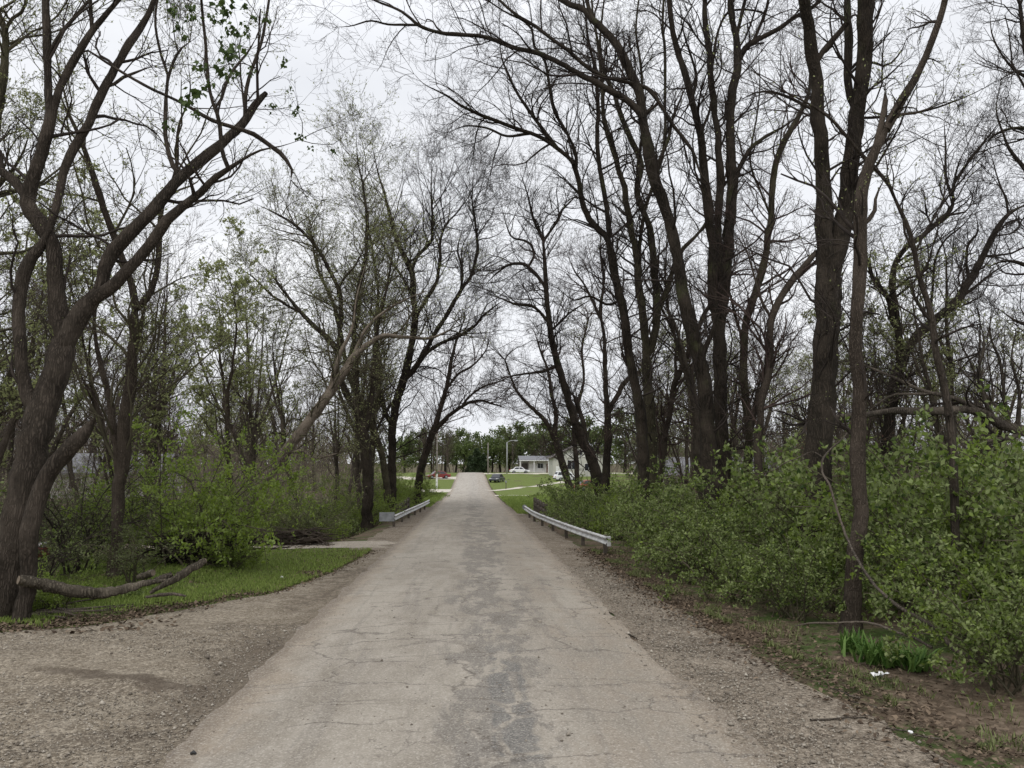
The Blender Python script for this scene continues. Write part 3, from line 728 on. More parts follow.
hero('bare_tree', 'bare tree leaning left behind the left guardrail with a curved lower trunk', 52, [
    [(388, 508, 8), (386, 480, 8), (382, 455, 7.5), (374, 430, 7), (364, 405, 7), (352, 384, 6), (345, 360, 5), (340, 330, 5), (332, 300, 4), (318, 270, 3), (312, 240, 2)],
    [(372, 425, 4), (378, 400, 4), (380, 370, 4), (376, 335, 4), (378, 292, 3.5), (373, 254, 3), (366, 215, 2.5), (362, 180, 2)],
    [(346, 365, 3.5), (356, 330, 3), (360, 290, 3), (366, 255, 3), (366, 215, 2.5), (362, 180, 2), (364, 150, 1.5)],
], M['bark_olive'], M['twig_olive'], M['bud'], .09, 2, dens=1.5, seed=6, rt=.008, lvl=4)

hero('bare_tree', 'thick ridged trunk left of the left guardrail with many fanning stems', 46, [
    [(367, 516, 12), (368, 490, 11.5), (367, 465, 11.5), (365, 440, 12), (360, 418, 11), (356, 402, 9)],
    [(360, 415, 8), (350, 398, 7.5), (341, 382, 7), (335, 365, 6.5), (337, 350, 6), (324, 334, 6), (310, 322, 5.5), (297, 308, 5), (283, 290, 4), (271, 274, 3), (258, 262, 2)],
    [(336, 362, 5.5), (340, 335, 5.5), (341, 300, 5), (331, 272, 4.5), (316, 247, 4), (294, 224, 3.5), (273, 212, 3), (258, 205, 2)],
    [(358, 408, 6), (356, 370, 5.5), (354, 330, 5), (357, 295, 4.5), (365, 262, 4.5), (367, 220, 4), (364, 190, 3), (358, 160, 2), (356, 130, 1.5)],
    [(338, 290, 3.5), (346, 276, 3), (356, 265, 2.5), (368, 240, 2)],
    [(366, 430, 7), (372, 400, 6), (374, 365, 5), (377, 330, 4.5), (384, 300, 3.5), (390, 270, 3), (394, 240, 2)],
    [(300, 312, 3), (288, 306, 3), (272, 296, 2.5), (256, 280, 2.5), (240, 268, 2)],
], M['bark_dark'], M['twig_olive'], M['bud'], .09, 2, dens=1.5, seed=7, rt=.008, lvl=4)

hero('bare_tree', 'right-leaning tree arching over the street beyond the left guardrail', 72, [
    [(419, 482, 9), (421, 468, 8.5), (427, 450, 8), (432, 435, 7), (437, 420, 6), (442, 403, 5.5), (447, 386, 5), (450, 366, 4), (455, 345, 3), (462, 325, 2)],
    [(433, 434, 5), (444, 421, 4.5), (460, 408, 4), (478, 400, 3.5), (494, 404, 3), (508, 409, 2)],
    [(460, 408, 3), (470, 396, 2.8), (482, 387, 2.5), (498, 382, 2), (514, 378, 1.6)],
    [(447, 388, 3), (458, 374, 3), (472, 366, 2.5), (486, 350, 2), (490, 330, 1.5)],
], M['bark_dark'], M['twig_red'], None, .11, 1, dens=1.6, seed=8, l1=(1.8, 4), rt=.009, lvl=4)

hero('bare_tree', 'slim grey leaning trunk beyond the far end of the right guardrail', 62, [
    [(574, 500, 8), (570, 488, 8), (562, 462, 8), (556, 442, 7), (550, 428, 6), (542, 417, 5), (533, 409, 4), (524, 400, 3.5), (516, 390, 3), (511, 378, 2.5), (505, 360, 2)],
    [(555, 440, 5), (556, 415, 4.5), (552, 395, 4), (548, 372, 3.5), (540, 350, 3), (534, 330, 2)],
], M['bark_brown'], M['twig_red'], None, .10, 1, dens=1.4, seed=9, rt=.008, lvl=4)
hero('bare_tree', 'thin upright trunk close beside the slim leaning one on the right of the street', 60, [
    [(578, 498, 6), (577, 480, 5.5), (576, 455, 5), (574, 430, 4.5), (578, 405, 4), (584, 380, 3), (582, 350, 2.5), (588, 320, 2)]],
    M['bark_brown'], M['twig_red'], M['bud'], .10, 1, dens=1.6, seed=10, rt=.008, lvl=4)
hero('bare_tree', 'crooked dark tree with angular branches leaning over the street on the right', 54, [
    [(600, 492, 13), (596, 475, 13), (592, 460, 12), (584, 443, 11), (575, 422, 10), (567, 395, 8.5), (560, 372, 8), (553, 347, 7.5), (549, 320, 6.5), (546, 290, 5.5), (545, 262, 4.5), (543, 240, 4)],
    [(543, 240, 3.5), (537, 228, 3), (531, 210, 2.8), (527, 192, 2.2), (520, 172, 2)],
    [(544, 240, 3.5), (550, 232, 3), (558, 220, 3), (562, 210, 2.8), (572, 200, 2.2), (584, 186, 1.6)],
    [(547, 292, 4), (540, 279, 4), (528, 267, 4), (520, 264, 3.5), (508, 265, 3), (496, 274, 2.5), (486, 284, 2)],
    [(528, 267, 3), (534, 256, 3), (531, 245, 3), (524, 240, 2.5), (512, 237, 2.5), (506, 224, 2), (502, 208, 1.6)],
    [(548, 322, 4), (540, 312, 3.5), (530, 306, 3.5), (514, 304, 3), (500, 298, 2.5), (486, 294, 2)],
    [(556, 366, 4), (545, 371, 3.5), (530, 373, 3), (512, 376, 2.5), (495, 384, 2)],
    [(585, 445, 6), (584, 425, 6), (578, 405, 5.5), (572, 392, 5)],
    [(548, 336, 3), (560, 322, 2.5), (574, 310, 2.5), (590, 300, 2)],
], M['bark_dark'], M['twig'], None, .09, 1, dens=1.8, seed=11, rt=.008, lvl=4)
hero('bare_tree', 'straight dark tree with a thick limb branching right, behind the right guardrail bushes', 48, [
    [(605, 488, 10), (606, 466, 9), (608, 440, 8.5), (608, 415, 8), (606, 392, 6), (605, 362, 5), (604, 335, 4), (600, 310, 3.5), (604, 280, 3), (600, 250, 2)],
    [(609, 412, 6), (617, 396, 6), (622, 385, 6), (632, 375, 5.5), (646, 366, 4), (660, 340, 3)],
    [(601, 320, 3), (592, 300, 3), (584, 284, 2.5), (574, 270, 2), (566, 250, 1.6)],
], M['bark_dark'], M['twig_red'], None, .09, 1, dens=1.6, seed=12, rt=.008, lvl=4)

hero('bare_tree', 'tall grey tree whose long limbs reach far left across the sky above the road', 31, [
    [(645, 520, 13), (644, 490, 13), (643, 452, 13), (641, 415, 12), (634, 382, 10.5), (629, 352, 10), (624, 317, 10), (617, 284, 9.5), (612, 257, 9.5), (607, 237, 9.5)],
    [(607, 237, 8), (598, 230, 7.5), (591, 222, 7.5), (585, 210, 7), (580, 192, 6.5), (578, 178, 6), (572, 160, 5.5)],
    [(572, 161, 5), (562, 151, 5), (548, 142, 4.5), (534, 135, 4.5), (519, 130, 4.5), (500, 122, 4.5), (481, 115, 4), (460, 105, 3.5), (449, 97, 3), (436, 90, 2.5), (424, 84, 2), (414, 74, 1.6)],
    [(558, 149, 4.5), (548, 135, 4), (533, 116, 4), (520, 97, 3.5), (508, 74, 3), (502, 60, 2.5), (500, 45, 2), (499, 20, 1.6)],
    [(576, 170, 4.5), (575, 152, 4), (566, 131, 4), (555, 111, 3.8), (550, 86, 3.5), (545, 62, 3.2), (534, 46, 3), (532, 30, 2.8), (522, 20, 2.5), (507, 13, 2), (490, 2, 1.6)],
    [(525, 134, 3.5), (506, 136, 3), (488, 128, 2.6), (466, 126, 2.4), (450, 132, 1.6)],
    [(609, 236, 6), (607, 212, 6), (603, 188, 5.5), (599, 160, 5), (597, 130, 5), (598, 100, 4.5), (595, 70, 4), (588, 40, 3), (585, 10, 2.5), (580, -20, 2)],
    [(622, 300, 3), (608, 305, 3), (590, 296, 2.6), (574, 300, 2.2), (560, 290, 2)],
    [(548, 76, 2.4), (538, 68, 2.2), (524, 58, 2), (512, 50, 1.8), (500, 40, 1.4)],
], M['bark_dark'], M['twig'], None, .06, 1, dens=1.5, seed=13, l1=(1.3, 3.0), rt=.006, lvl=4)

hero('bare_tree', 'tight bundle of straight dark stems rising behind the tall grey tree', 34, [
    [(653, 512, 12), (652, 480, 12), (652, 445, 12), (650, 410, 12), (648, 380, 12), (646, 352, 12)],
    [(646, 355, 9), (642, 318, 9), (639, 279, 9), (634, 245, 8), (629, 218, 7.5), (625, 192, 7), (619, 165, 6), (609, 136, 6), (603, 112, 5), (602, 88, 4.5), (600, 60, 4), (594, 20, 3), (590, -20, 2)],
    [(650, 350, 9), (657, 317, 9), (655, 282, 9), (652, 245, 8), (644, 215, 7.5), (636, 192, 7), (641, 165, 7), (632, 140, 6.5), (620, 112, 6), (611, 88, 5), (604, 70, 4), (600, 40, 3), (604, 0, 2)],
    [(654, 320, 6), (664, 295, 6), (672, 272, 5), (682, 250, 5), (700, 232, 4), (712, 210, 3), (720, 190, 2)],
    [(640, 280, 4), (640, 240, 4), (648, 200, 4), (664, 150, 4), (665, 100, 3.5), (665, 60, 3.5), (663, 20, 3), (665, -15, 3)],
    [(636, 192, 4), (640, 150, 3.5), (644, 110, 3), (640, 60, 3), (636, 30, 2.5), (640, -10, 2)],
], M['bark_olive'], M['twig'], M['bud'], .06, 1, dens=1.3, seed=14, l1=(1.2, 2.8), rt=.006, lvl=3)
hero('bare_tree', 'slender stem tilting right out of the bushes behind the right guardrail', 36, [
    [(654, 505, 7), (660, 480, 7), (665, 440, 7), (672, 400, 6.5), (680, 372, 6), (690, 350, 5.5), (702, 320, 5), (716, 296, 4), (730, 275, 3)],
    [(668, 420, 4), (676, 380, 4), (676, 352, 3.5), (684, 310, 3)],
], M['bark_brown'], M['twig_red'], None, .07, 1, dens=1.8, seed=15, rt=.006, lvl=4)

hero('bare_tree', 'massive dark tree leaning left whose arching top limb crosses the sky over the road', 27, [
    [(714, 500, 22), (711, 475, 20), (709, 450, 19), (707, 415, 17), (703, 377, 17), (697, 352, 16), (690, 325, 16), (684, 300, 15), (677, 254, 13), (670, 224, 13), (663, 200, 13), (655, 180, 14), (650, 158, 14), (647, 138, 14), (641, 118, 12)],
    [(640, 112, 9), (628, 100, 8), (612, 92, 7.5), (596, 83, 7), (582, 76, 6.5), (562, 64, 6), (540, 54, 5.5), (512, 46, 5.5), (482, 36, 5), (466, 35, 4.5), (448, 34, 4.5), (432, 30, 4), (419, 25, 4), (408, 16, 3.5), (396, 9, 3), (380, 3, 2.6), (366, -4, 2)],
    [(420, 25, 3), (404, 25, 3), (388, 25, 2.6), (370, 21, 2.2), (352, 26, 2), (338, 27, 1.6)],
    [(646, 135, 10), (641, 108, 10), (632, 76, 10), (621, 52, 9.5), (609, 36, 9), (595, 22, 8.5), (584, 10, 7.5), (566, 2, 6.5), (540, -14, 5)],
    [(594, 22, 5), (588, 5, 5), (584, -14, 4)],
    [(660, 100, 4), (645, 87, 5), (625, 82, 4.5), (603, 76, 4.5), (586, 66, 4.5), (572, 54, 4.5), (556, 42, 4), (536, 26, 4), (520, 17, 4), (508, 8, 3.5), (494, -5, 3)],
    [(646, 88, 4), (656, 98, 4), (664, 110, 4.5), (672, 124, 4.5), (684, 138, 4), (694, 152, 4), (700, 172, 3.5), (712, 190, 3)],
    [(654, 178, 5), (660, 160, 4.5), (668, 140, 4), (672, 120, 3.6), (680, 100, 3.2), (688, 82, 3)],
    [(700, 370, 7), (706, 350, 6), (714, 325, 5), (716, 300, 4), (712, 270, 3)],
], M['bark_dark'], M['twig'], None, .055, 1, dens=.9, seed=16, l1=(1.2, 2.8), rt=.0055, lvl=3)

hero('bare_tree', 'tall straight tree behind the massive leaning trunk, splitting into parallel stems', 28, [
    [(724, 505, 15), (724, 470, 15), (723, 440, 15), (721, 400, 15), (720, 365, 15), (719, 330, 15), (716, 300, 14)],
    [(718, 322, 11), (715, 300, 12), (713, 262, 12), (711, 224, 11.5), (706, 192, 10.5), (704, 162, 9.5), (700, 130, 9), (692, 102, 8.5), (686, 77, 8), (680, 58, 7), (674, 36, 6.5), (670, 12, 6), (668, -15, 6)],
    [(720, 325, 11), (723, 300, 13), (727, 270, 12.5), (728, 230, 12), (731, 190, 12), (731, 150, 11), (731, 120, 11), (733, 92, 11), (738, 68, 10), (738, 50, 9), (735, 30, 7.5), (731, 10, 6.5), (730, -12, 6)],
    [(738, 60, 7), (746, 48, 7), (756, 40, 6.5), (768, 33, 6), (780, 27, 5.5), (796, 16, 5), (815, 4, 4), (830, -10, 3)],
    [(736, 38, 5), (741, 18, 4.5), (746, -4, 4)],
    [(752, 43, 4), (760, 26, 4), (766, 10, 3.5), (770, -8, 3)],
    [(719, 312, 9), (719, 275, 9), (719, 230, 8.5), (720, 190, 9), (718, 150, 8.5), (714, 105, 8), (711, 65, 7), (707, 30, 7), (704, 0, 6.5), (702, -20, 6)],
    [(735, 180, 5), (740, 168, 5), (748, 150, 5), (762, 139, 4.6), (772, 133, 4.4), (784, 126, 4), (802, 114, 3)],
    [(692, 100, 4), (696, 78, 3.5), (692, 60, 3), (684, 35, 2.6), (680, 10, 2.2)],
    [(712, 70, 3.5), (716, 40, 3), (726, 14, 3), (740, 10, 3), (760, 12, 2.6), (784, 22, 2)],
    [(700, 135, 4), (708, 115, 3.5), (712, 95, 3)],
], M['bark_dark'], M['twig'], None, .055, 1, dens=1.1, seed=17, l1=(1.2, 2.8), rt=.0055, lvl=3)

hero('bare_tree', 'medium grey tree standing alone between the massive trunks and the tall ridged one', 29, [
    [(744, 505, 8.5), (746, 475, 8.5), (749, 440, 8.5), (748, 410, 8.5), (744, 385, 8.5), (743, 361, 8.5), (745, 335, 8), (749, 312, 8), (757, 285, 8), (764, 257, 8), (770, 228, 8), (771, 200, 7.5), (775, 170, 7.5), (783, 142, 7), (796, 118, 6.5), (806, 100, 5), (812, 70, 4), (810, 30, 3.5), (806, -10, 3)],
    [(770, 215, 3), (760, 190, 2.6), (750, 160, 2.4), (756, 120, 2.2), (760, 80, 2), (756, 40, 1.6)],
    [(745, 345, 4), (736, 320, 3.5), (730, 295, 3), (722, 260, 2.6), (716, 230, 2)],
], M['bark_olive'], M['twig_red'], None, .055, 1, dens=1.5, seed=18, l1=(1, 2.6), rt=.0055, lvl=4)
hero('bare_tree', 'young tree with an elbow bend touching the tall ridged trunk from the left', 26, [
    [(757, 515, 9), (758, 480, 9), (758, 440, 9), (762, 405, 8.5), (769, 372, 8.5), (771, 345, 8), (771, 322, 8), (778, 304, 8), (793, 282, 8), (805, 266, 7), (817, 252, 6)],
    [(773, 322, 4), (764, 305, 3.4), (758, 290, 3), (750, 262, 2.4), (742, 235, 2)],
], M['bark_brown'], M['twig_red'], None, .055, 1, dens=1.5, seed=19, l1=(1, 2.4), rt=.0055, lvl=3, extend=False)

hero('bare_tree', 'tall ridged trunk dividing into two heavy dark stems, the thickest right of the road', 20, [
    [(812, 525, 42), (814, 500, 37), (817, 460, 34), (821, 420, 32), (823, 385, 31), (826, 350, 31), (828, 310, 32), (829, 275, 33), (829, 250, 32)],
    [(829, 285, 22), (827, 262, 24), (825, 235, 23), (824, 200, 21), (821, 160, 19), (818, 120, 18), (815, 80, 17), (811, 40, 17), (805, 8, 16), (802, -14, 15)],
    [(829, 285, 20), (834, 262, 24), (840, 238, 24), (845, 205, 23), (850, 172, 22), (855, 138, 21), (859, 100, 20), (862, 60, 20), (865, 25, 21), (868, -12, 20)],
    [(860, 118, 8), (852, 98, 10), (848, 75, 11), (848, 55, 11), (848, 30, 10), (848, 2, 9), (846, -15, 8)],
    [(820, 56, 8), (830, 44, 8), (840, 32, 7), (846, 24, 7)],
        [(818, 112, 5), (806, 106, 4.5), (790, 98, 4), (772, 92, 3.5), (754, 93, 3), (738, 102, 2)],
    [(868, 60, 4), (880, 66, 3.5), (892, 62, 3), (902, 50, 2.5), (906, 40, 2)],
    [(860, 118, 4), (878, 117, 4), (896, 115, 4), (918, 112, 3.5), (940, 106, 3), (968, 96, 2.5), (1000, 80, 2)],
], M['bark_dark'], M['twig'], None, .05, 1, dens=.9, seed=20, wscale=.78, l1=(1, 2.6), rt=.005, lvl=3, flare=1.3)

hero('bare_tree', 'slim straight trunk in front of the thick ridged one, its top limb curving right', 14.0, [
    [(852, 590, 20), (854, 560, 18), (856, 520, 17), (857, 480, 17), (859, 440, 16.5), (859, 400, 16), (858, 360, 15.5), (859, 320, 15), (860, 280, 15), (861, 240, 15), (862, 215, 15), (865, 190, 14), (869, 165, 13), (876, 148, 12), (886, 128, 12)],
    [(886, 130, 12), (896, 112, 11), (905, 96, 10.5), (915, 80, 10), (922, 65, 9), (930, 45, 8.5), (935, 30, 8), (941, 15, 7), (946, -5, 7)],
    [(876, 145, 8), (880, 128, 7), (884, 110, 7), (886, 94, 6.5), (885, 91, 5)],
    [(867, 222, 6), (875, 210, 5), (876, 196, 4), (884, 180, 3)],
    [(896, 115, 3.5), (912, 114, 3), (930, 108, 2.4), (950, 100, 2)],
], M['bark_brown'], M['twig'], M['bud'], .045, 1, dens=.7, seed=21, l1=(.8, 2.0), rt=.004, lvl=3, flare=1.2)

hero('bare_tree', 'wide forking dark tree behind the bushes at the right edge', 28, [
    [(888, 445, 14), (890, 420, 13), (892, 400, 13), (897, 378, 12.5), (902, 360, 12.5), (910, 344, 12)],
    [(908, 347, 11), (918, 335, 10.5), (933, 324, 10), (946, 312, 9.5), (958, 299, 9.5), (967, 284, 9), (975, 271, 8.5), (984, 255, 8), (990, 243, 8), (998, 228, 7.5), (1007, 216, 7), (1018, 208, 6), (1036, 200, 5)],
    [(900, 362, 8.5), (899, 333, 8.5), (893, 304, 8), (891, 285, 7.5), (896, 264, 7), (907, 248, 6.5), (917, 240, 6.5), (929, 230, 6), (940, 220, 6), (951, 210, 5.5), (953, 200, 5), (953, 190, 5), (958, 165, 4), (970, 140, 3)],
    [(893, 322, 6.5), (888, 300, 6.5), (880, 289, 6), (874, 280, 5.5), (869, 266, 5), (866, 250, 4)],
    [(945, 310, 4), (953, 300, 4), (962, 296, 4), (975, 287, 3.5), (990, 275, 3), (1005, 265, 2.6), (1022, 256, 2)],
    [(968, 280, 3.5), (966, 262, 3.2), (968, 245, 3), (978, 232, 2.6), (976, 215, 2.2)],
    [(930, 320, 3.6), (932, 290, 3.2), (935, 262, 3), (945, 240, 2.6), (962, 226, 2.2), (978, 206, 2)],
    [(952, 196, 4), (946, 178, 3.2), (946, 150, 2.6), (944, 120, 2)],
    [(956, 180, 4), (970, 160, 3.4), (984, 142, 3), (1000, 122, 2.4)],
    [(1008, 217, 3), (1006, 200, 2.6), (998, 180, 2.3), (990, 150, 2)],
], M['bark_dark'], M['twig'], None, .06, 1, dens=1.4, seed=22, l1=(1.2, 3.0), rt=.006, lvl=4)

hero('bare_tree', 'slender tree in the middle of the right bushes, its thin top bending left', 14.5, [
    [(958, 585, 12), (957, 560, 11), (955, 520, 9.5), (953, 480, 9.5), (952, 440, 9), (948, 402, 8.5), (942, 372, 8), (937, 350, 7.5), (931, 315, 7), (920, 280, 6.5), (914, 250, 6), (908, 228, 5.5), (899, 208, 5), (892, 192, 4.5)],
    [(894, 194, 4.5), (882, 176, 4.5), (868, 162, 4.5), (855, 146, 4), (843, 132, 4), (832, 120, 3.8), (822, 112, 3.5), (805, 102, 3), (785, 92, 2.4), (764, 80, 2), (745, 64, 1.6)],
    [(950, 425, 4), (948, 415, 3)],
    [(915, 250, 3), (906, 238, 3), (903, 215, 3), (902, 195, 2)],
], M['bark_near'], M['twig'], M['bud'], .045, 1, dens=.7, seed=23, l1=(.7, 1.8), rt=.0035, lvl=3, drift=.4)

hero('bare_tree', 'bare tree at the far right with curling twigs overhanging the edge of the woods', 22, [
    [(1075, 520, 20), (1070, 450, 19), (1064, 380, 18), (1058, 320, 16), (1050, 260, 14), (1040, 200, 12), (1036, 150, 10), (1030, 100, 8), (1026, 50, 6), (1020, 5, 4)],
    [(1040, 190, 6), (1024, 168, 5), (1010, 150, 4), (1004, 135, 3), (996, 110, 2.4), (1000, 86, 2)],
    [(1034, 130, 5), (1018, 128, 4), (1004, 130, 3.4), (990, 138, 2.6), (984, 152, 2)],
    [(1028, 80, 4), (1014, 70, 3), (1002, 55, 2.4), (992, 34, 2), (990, 14, 1.6)],
    [(1054, 290, 6), (1034, 270, 5), (1016, 262, 4), (1000, 262, 3), (984, 270, 2.4)],
    [(1062, 350, 6), (1040, 330, 5), (1018, 322, 4), (1000, 310, 3)],
], M['bark_dark'], M['twig'], None, .055, 1, dens=1.2, seed=24, l1=(1, 2.6), rt=.005, lvl=4)

hero('bare_tree', 'mossy tree with a curling trunk at the top left corner of the view', 19, [
    [(-60, 540, 26), (-50, 420, 24), (-36, 300, 20), (-20, 200, 16), (-4, 120, 12), (4, 70, 9), (6, 40, 7), (4, 26, 6), (-2, 10, 5)],
    [(3, 60, 5), (6, 30, 4.5), (14, 18, 4), (24, 10, 3.5), (26, -5, 3)],
    [(-20, 205, 8), (0, 185, 5), (20, 160, 3), (30, 130, 2)],
], M['bark_olive'], M['twig_olive'], M['bud'], .06, 3, dens=2.0, seed=25, l1=(1.2, 3.2), rt=.005, lvl=4)

# the fallen tree lying behind the right-hand bushes
hero('fallen_tree', 'dead fallen tree lying level across the woods behind the right bushes', 24.5, [
    [(1075, 448, 13), (1045, 438, 12), (1018, 430, 12), (995, 421, 11), (968, 409, 9.5), (943, 411, 9), (908, 411, 8.5), (868, 415, 8), (842, 418, 6), (820, 420, 5)],
    [(975, 408, 6), (950, 398, 5), (928, 392, 4.5), (910, 385, 4.2), (893, 377, 4), (868, 367, 4), (846, 360, 3)],
    [(1014, 437, 6), (1002, 440, 5.5), (985, 442, 5), (974, 448, 4.5), (967, 454, 4)],
    [(940, 393, 3.6), (915, 394, 3.4), (895, 394, 3), (880, 402, 2.6), (868, 412, 2)],
    [(996, 420, 5), (985, 400, 4), (978, 375, 3.4), (984, 345, 3), (980, 320, 2)],
    [(1010, 425, 5), (1004, 395, 4), (1000, 362, 3.5), (990, 335, 3), (992, 305, 2)],
    [(1018, 426, 5), (1020, 392, 4), (1012, 360, 3), (1016, 330, 2.6)],
    [(1000, 410, 3), (980, 388, 2.6), (962, 370, 2.2), (950, 340, 2)],
    [(960, 408, 3), (945, 425, 2.6), (935, 440, 2.2)],
], M['dead_wood'], M['twig'], None, dens=1.3, seed=26, l1=(.7, 2.0), rt=.005, lvl=3, flare=1, extend=False, ground=False, cat='fallen tree', drift=.6, stemname='branch')

# ------------------------------------------------------------------ procedural trees of the woods
def proto_tree(seed, H, bark, twig, leaf=None, lsize=.1, ln=1, lean=.08, fork=3, lvl=4, bushy=1.0, r0=.2, rt=.011):
    """returns list of (part name, mesh)"""
    rng = np.random.default_rng(seed); out = []; n = 14
    d = nrm(np.array([rng.normal() * lean, rng.normal() * lean, 1.0])); hT = H * rng.uniform(.35, .55)
    Pt = np.zeros((n, 3)); Pt[0, 2] = -.25
    for k in range(1, n):
        d = nrm(d + rng.normal(size=3) * .05 + np.array([0, 0, .02])); Pt[k] = Pt[k - 1] + d * (hT + .25) / (n - 1)
    Rt = r0 * np.linspace(1.0, .72, n); Rt[0] *= 1.35; Rt[1] *= 1.15
    trunks = [(Pt, Rt)]
    for f in range(fork):
        a = rng.uniform(0, 6.28) if f else 0; m = 12; i0 = n - 1 if f < 2 else rng.integers(6, n - 2)
        dd = nrm(d + np.array([cos(a + f * 2.4), sin(a + f * 2.4), 0]) * rng.uniform(.18, .55)); Lf = (H - Pt[i0, 2]) * rng.uniform(.7, 1.0)
        Q = np.zeros((m, 3)); Q[0] = Pt[i0]
        for k in range(1, m):
            dd = nrm(dd + rng.normal(size=3) * .10 + np.array([0, 0, .05])); Q[k] = Q[k - 1] + dd * Lf / (m - 1)
        trunks.append((Q, r0 * rng.uniform(.45, .62) * np.linspace(1, .12, m)))
    vs, fs, ts = [], [], []; c0 = 0
    VV = []; FF = []
    for j, (q, r) in enumerate(trunks):
        v, f, t = bark_tube(rng, q, r, 9, .05, False); FF.append(f + c0); VV.append(v); c0 += len(v)
    out.append(('trunk', mesh('trunk', np.vstack(VV), [np.vstack(FF)], bark, True)))
    A = []; B = []
    for j, (q, r) in enumerate(trunks):
        q2, r2, L = resample(q, r, 14)
        k = int((L * 1.0 if j else L * .55) * bushy) + 1
        o, R_ = children_of(rng, q2[None], np.minimum(r2, .12)[None], k, (0, 0), (.4, 1.1), (.35, .6), 8, .2, .1 if j else .55, .4, .01)
        ln_ = H * rng.uniform(.10, .26, k); T = nrm(q2[-1] - q2[0]); rnd = rng.normal(size=(k, 3)); sd_ = nrm(rnd - (rnd @ T)[:, None] * T)
        an = rng.uniform(.45, 1.1, k)[:, None]; D = nrm(T * np.cos(an) + sd_ * np.sin(an)); P_ = np.empty((k, 8, 3)); P_[:, 0] = o[:, 0]
        for s in range(1, 8):
            D = nrm(D + rng.normal(size=(k, 3)) * .17 + np.array([0, 0, .05])); P_[:, s] = P_[:, s - 1] + D * (ln_ / 7)[:, None]
        A.append(P_); B.append(R_)
    A = np.concatenate(A); B = np.concatenate(B); parts = [tubes_arr(A, B, 5)]
    c2, r2 = children_of(rng, A, B, 5, (.35, .6), (.4, 1.0), (.45, .65), 5, .2, .12, .5, rt); parts.append(tubes_arr(c2, r2, 3)); tips = c2
    if lvl >= 3: c3, r3 = children_of(rng, c2, r2, 4, (.4, .65), (.4, 1.0), (.5, .75), 4, .2, .15, .5, rt * .8); parts.append(tubes_arr(c3, r3, 3)); tips = c3
    if lvl >= 4: c4, r4 = children_of(rng, c3, r3, 3, (.45, .7), (.4, 1.0), (.6, .8), 3, .15, .2, .5, rt * .65); parts.append(tubes_arr(c4, r4, 3)); tips = c4
    v, f = merge(parts); out.append(('crown', mesh('crown', v, [f], twig)))
    if leaf:
        v, f, t_ = leaf_quads(rng, along(rng, tips, ln, .2), lsize, .65); out.append(('leaves', mesh('leaves', v, [f], leaf, False, t_)))
    return out
def place(parts, name, label, cat, x, y, rz, sc, group, z=None, zs=None):
    o = thing(name, label, cat, (x, y, htf(x, y) if z is None else z), rz, group); o.scale = (sc, sc, zs or sc)
    for nme, me in parts: link(nme, me, o)
    return o
M['bark_far'] = bark_mat('bark_far', (.055, .045, .035), (.12, .10, .078), 1.0, .3)  # background bark lightened in its colour to stand in for distance haze
M['twig_back'] = flat_mat('twig_back', (.085, .068, .055), .9, 0, .3, .5, .1)  # background twigs lightened the same way, haze mixed into the colour
BG = [proto_tree(201, 17, M['bark_far'], M['twig_back'], None, .10, 1, r0=.22),
      proto_tree(202, 15, M['bark_far'], M['twig_olive'], M['bud'], .12, 2, r0=.17, lean=.15),
      proto_tree(203, 19, M['bark_far'], M['twig_back'], None, .10, 1, r0=.25, fork=4),
      proto_tree(204, 13, M['bark_brown'], M['twig_olive'], M['bud'], .13, 3, r0=.12, lean=.2, bushy=1.3),
      proto_tree(205, 16, M['bark_far'], M['twig_back'], None, .10, 1, r0=.18, lean=.12, fork=4),
      proto_tree(206, 11, M['bark_brown'], M['twig_back'], None, .11, 1, r0=.09, lean=.22, bushy=1.5)]
def scatter(n, xr, yr, protos, label, group, seed, mind=1.6, sc=(.8, 1.15), avoid=None):
    rng = np.random.default_rng(seed); pts = []; tries = 0
    while len(pts) < n and tries < 8000:
        tries += 1; y = rng.uniform(*yr); a, b = xr(y); x = rng.uniform(a, b)
        if all((x - u) ** 2 + (y - v) ** 2 > mind ** 2 for u, v in pts): pts.append((x, y))
    for x, y in pts:
        place(BG[int(rng.choice(protos))], 'bare_tree', label, 'tree', x, y, rng.uniform(0, 6.28), rng.uniform(*sc), group)
# left woods
scatter(12, lambda y: (-.72 * y - 1, -8.5 - .06 * y), (27, 46), [1, 3, 4, 5], 'slender budding tree in the thicket left of the road behind the grass verge', 'slender trees of the left thicket', 31, 2.4, (.85, 1.3))
scatter(24, lambda y: (-.74 * y, -7.5), (46, 78), [0, 1, 2, 4, 3], 'bare tree deep in the woods left of the road beyond the thicket', 'trees deep in the left woods', 32, 3.0, (.75, 1.05))
scatter(20, lambda y: (-.74 * y, -11), (78, 130), [0, 2, 4, 1], 'distant bare tree at the back of the woods on the left', 'distant trees of the left woods', 33, 4.0, (.8, 1.2))
# right woods
scatter(12, lambda y: (10.5, .68 * y + 1), (25, 42), [1, 5, 3, 4, 0], 'slender bare tree in the woods right of the road behind the leafy bushes', 'slender trees of the right woods', 34, 2.4, (.65, .95))
scatter(20, lambda y: (9.5, .72 * y), (42, 75), [0, 2, 4, 1], 'bare tree deep in the woods right of the road beyond the bushes', 'trees deep in the right woods', 35, 3.2, (.6, .95))
scatter(16, lambda y: (18 + (y - 75) * .25, .74 * y), (75, 120), [0, 2, 4, 1], 'distant bare tree among the houses on the right', 'distant trees on the right', 36, 4.5, (.8, 1.1))

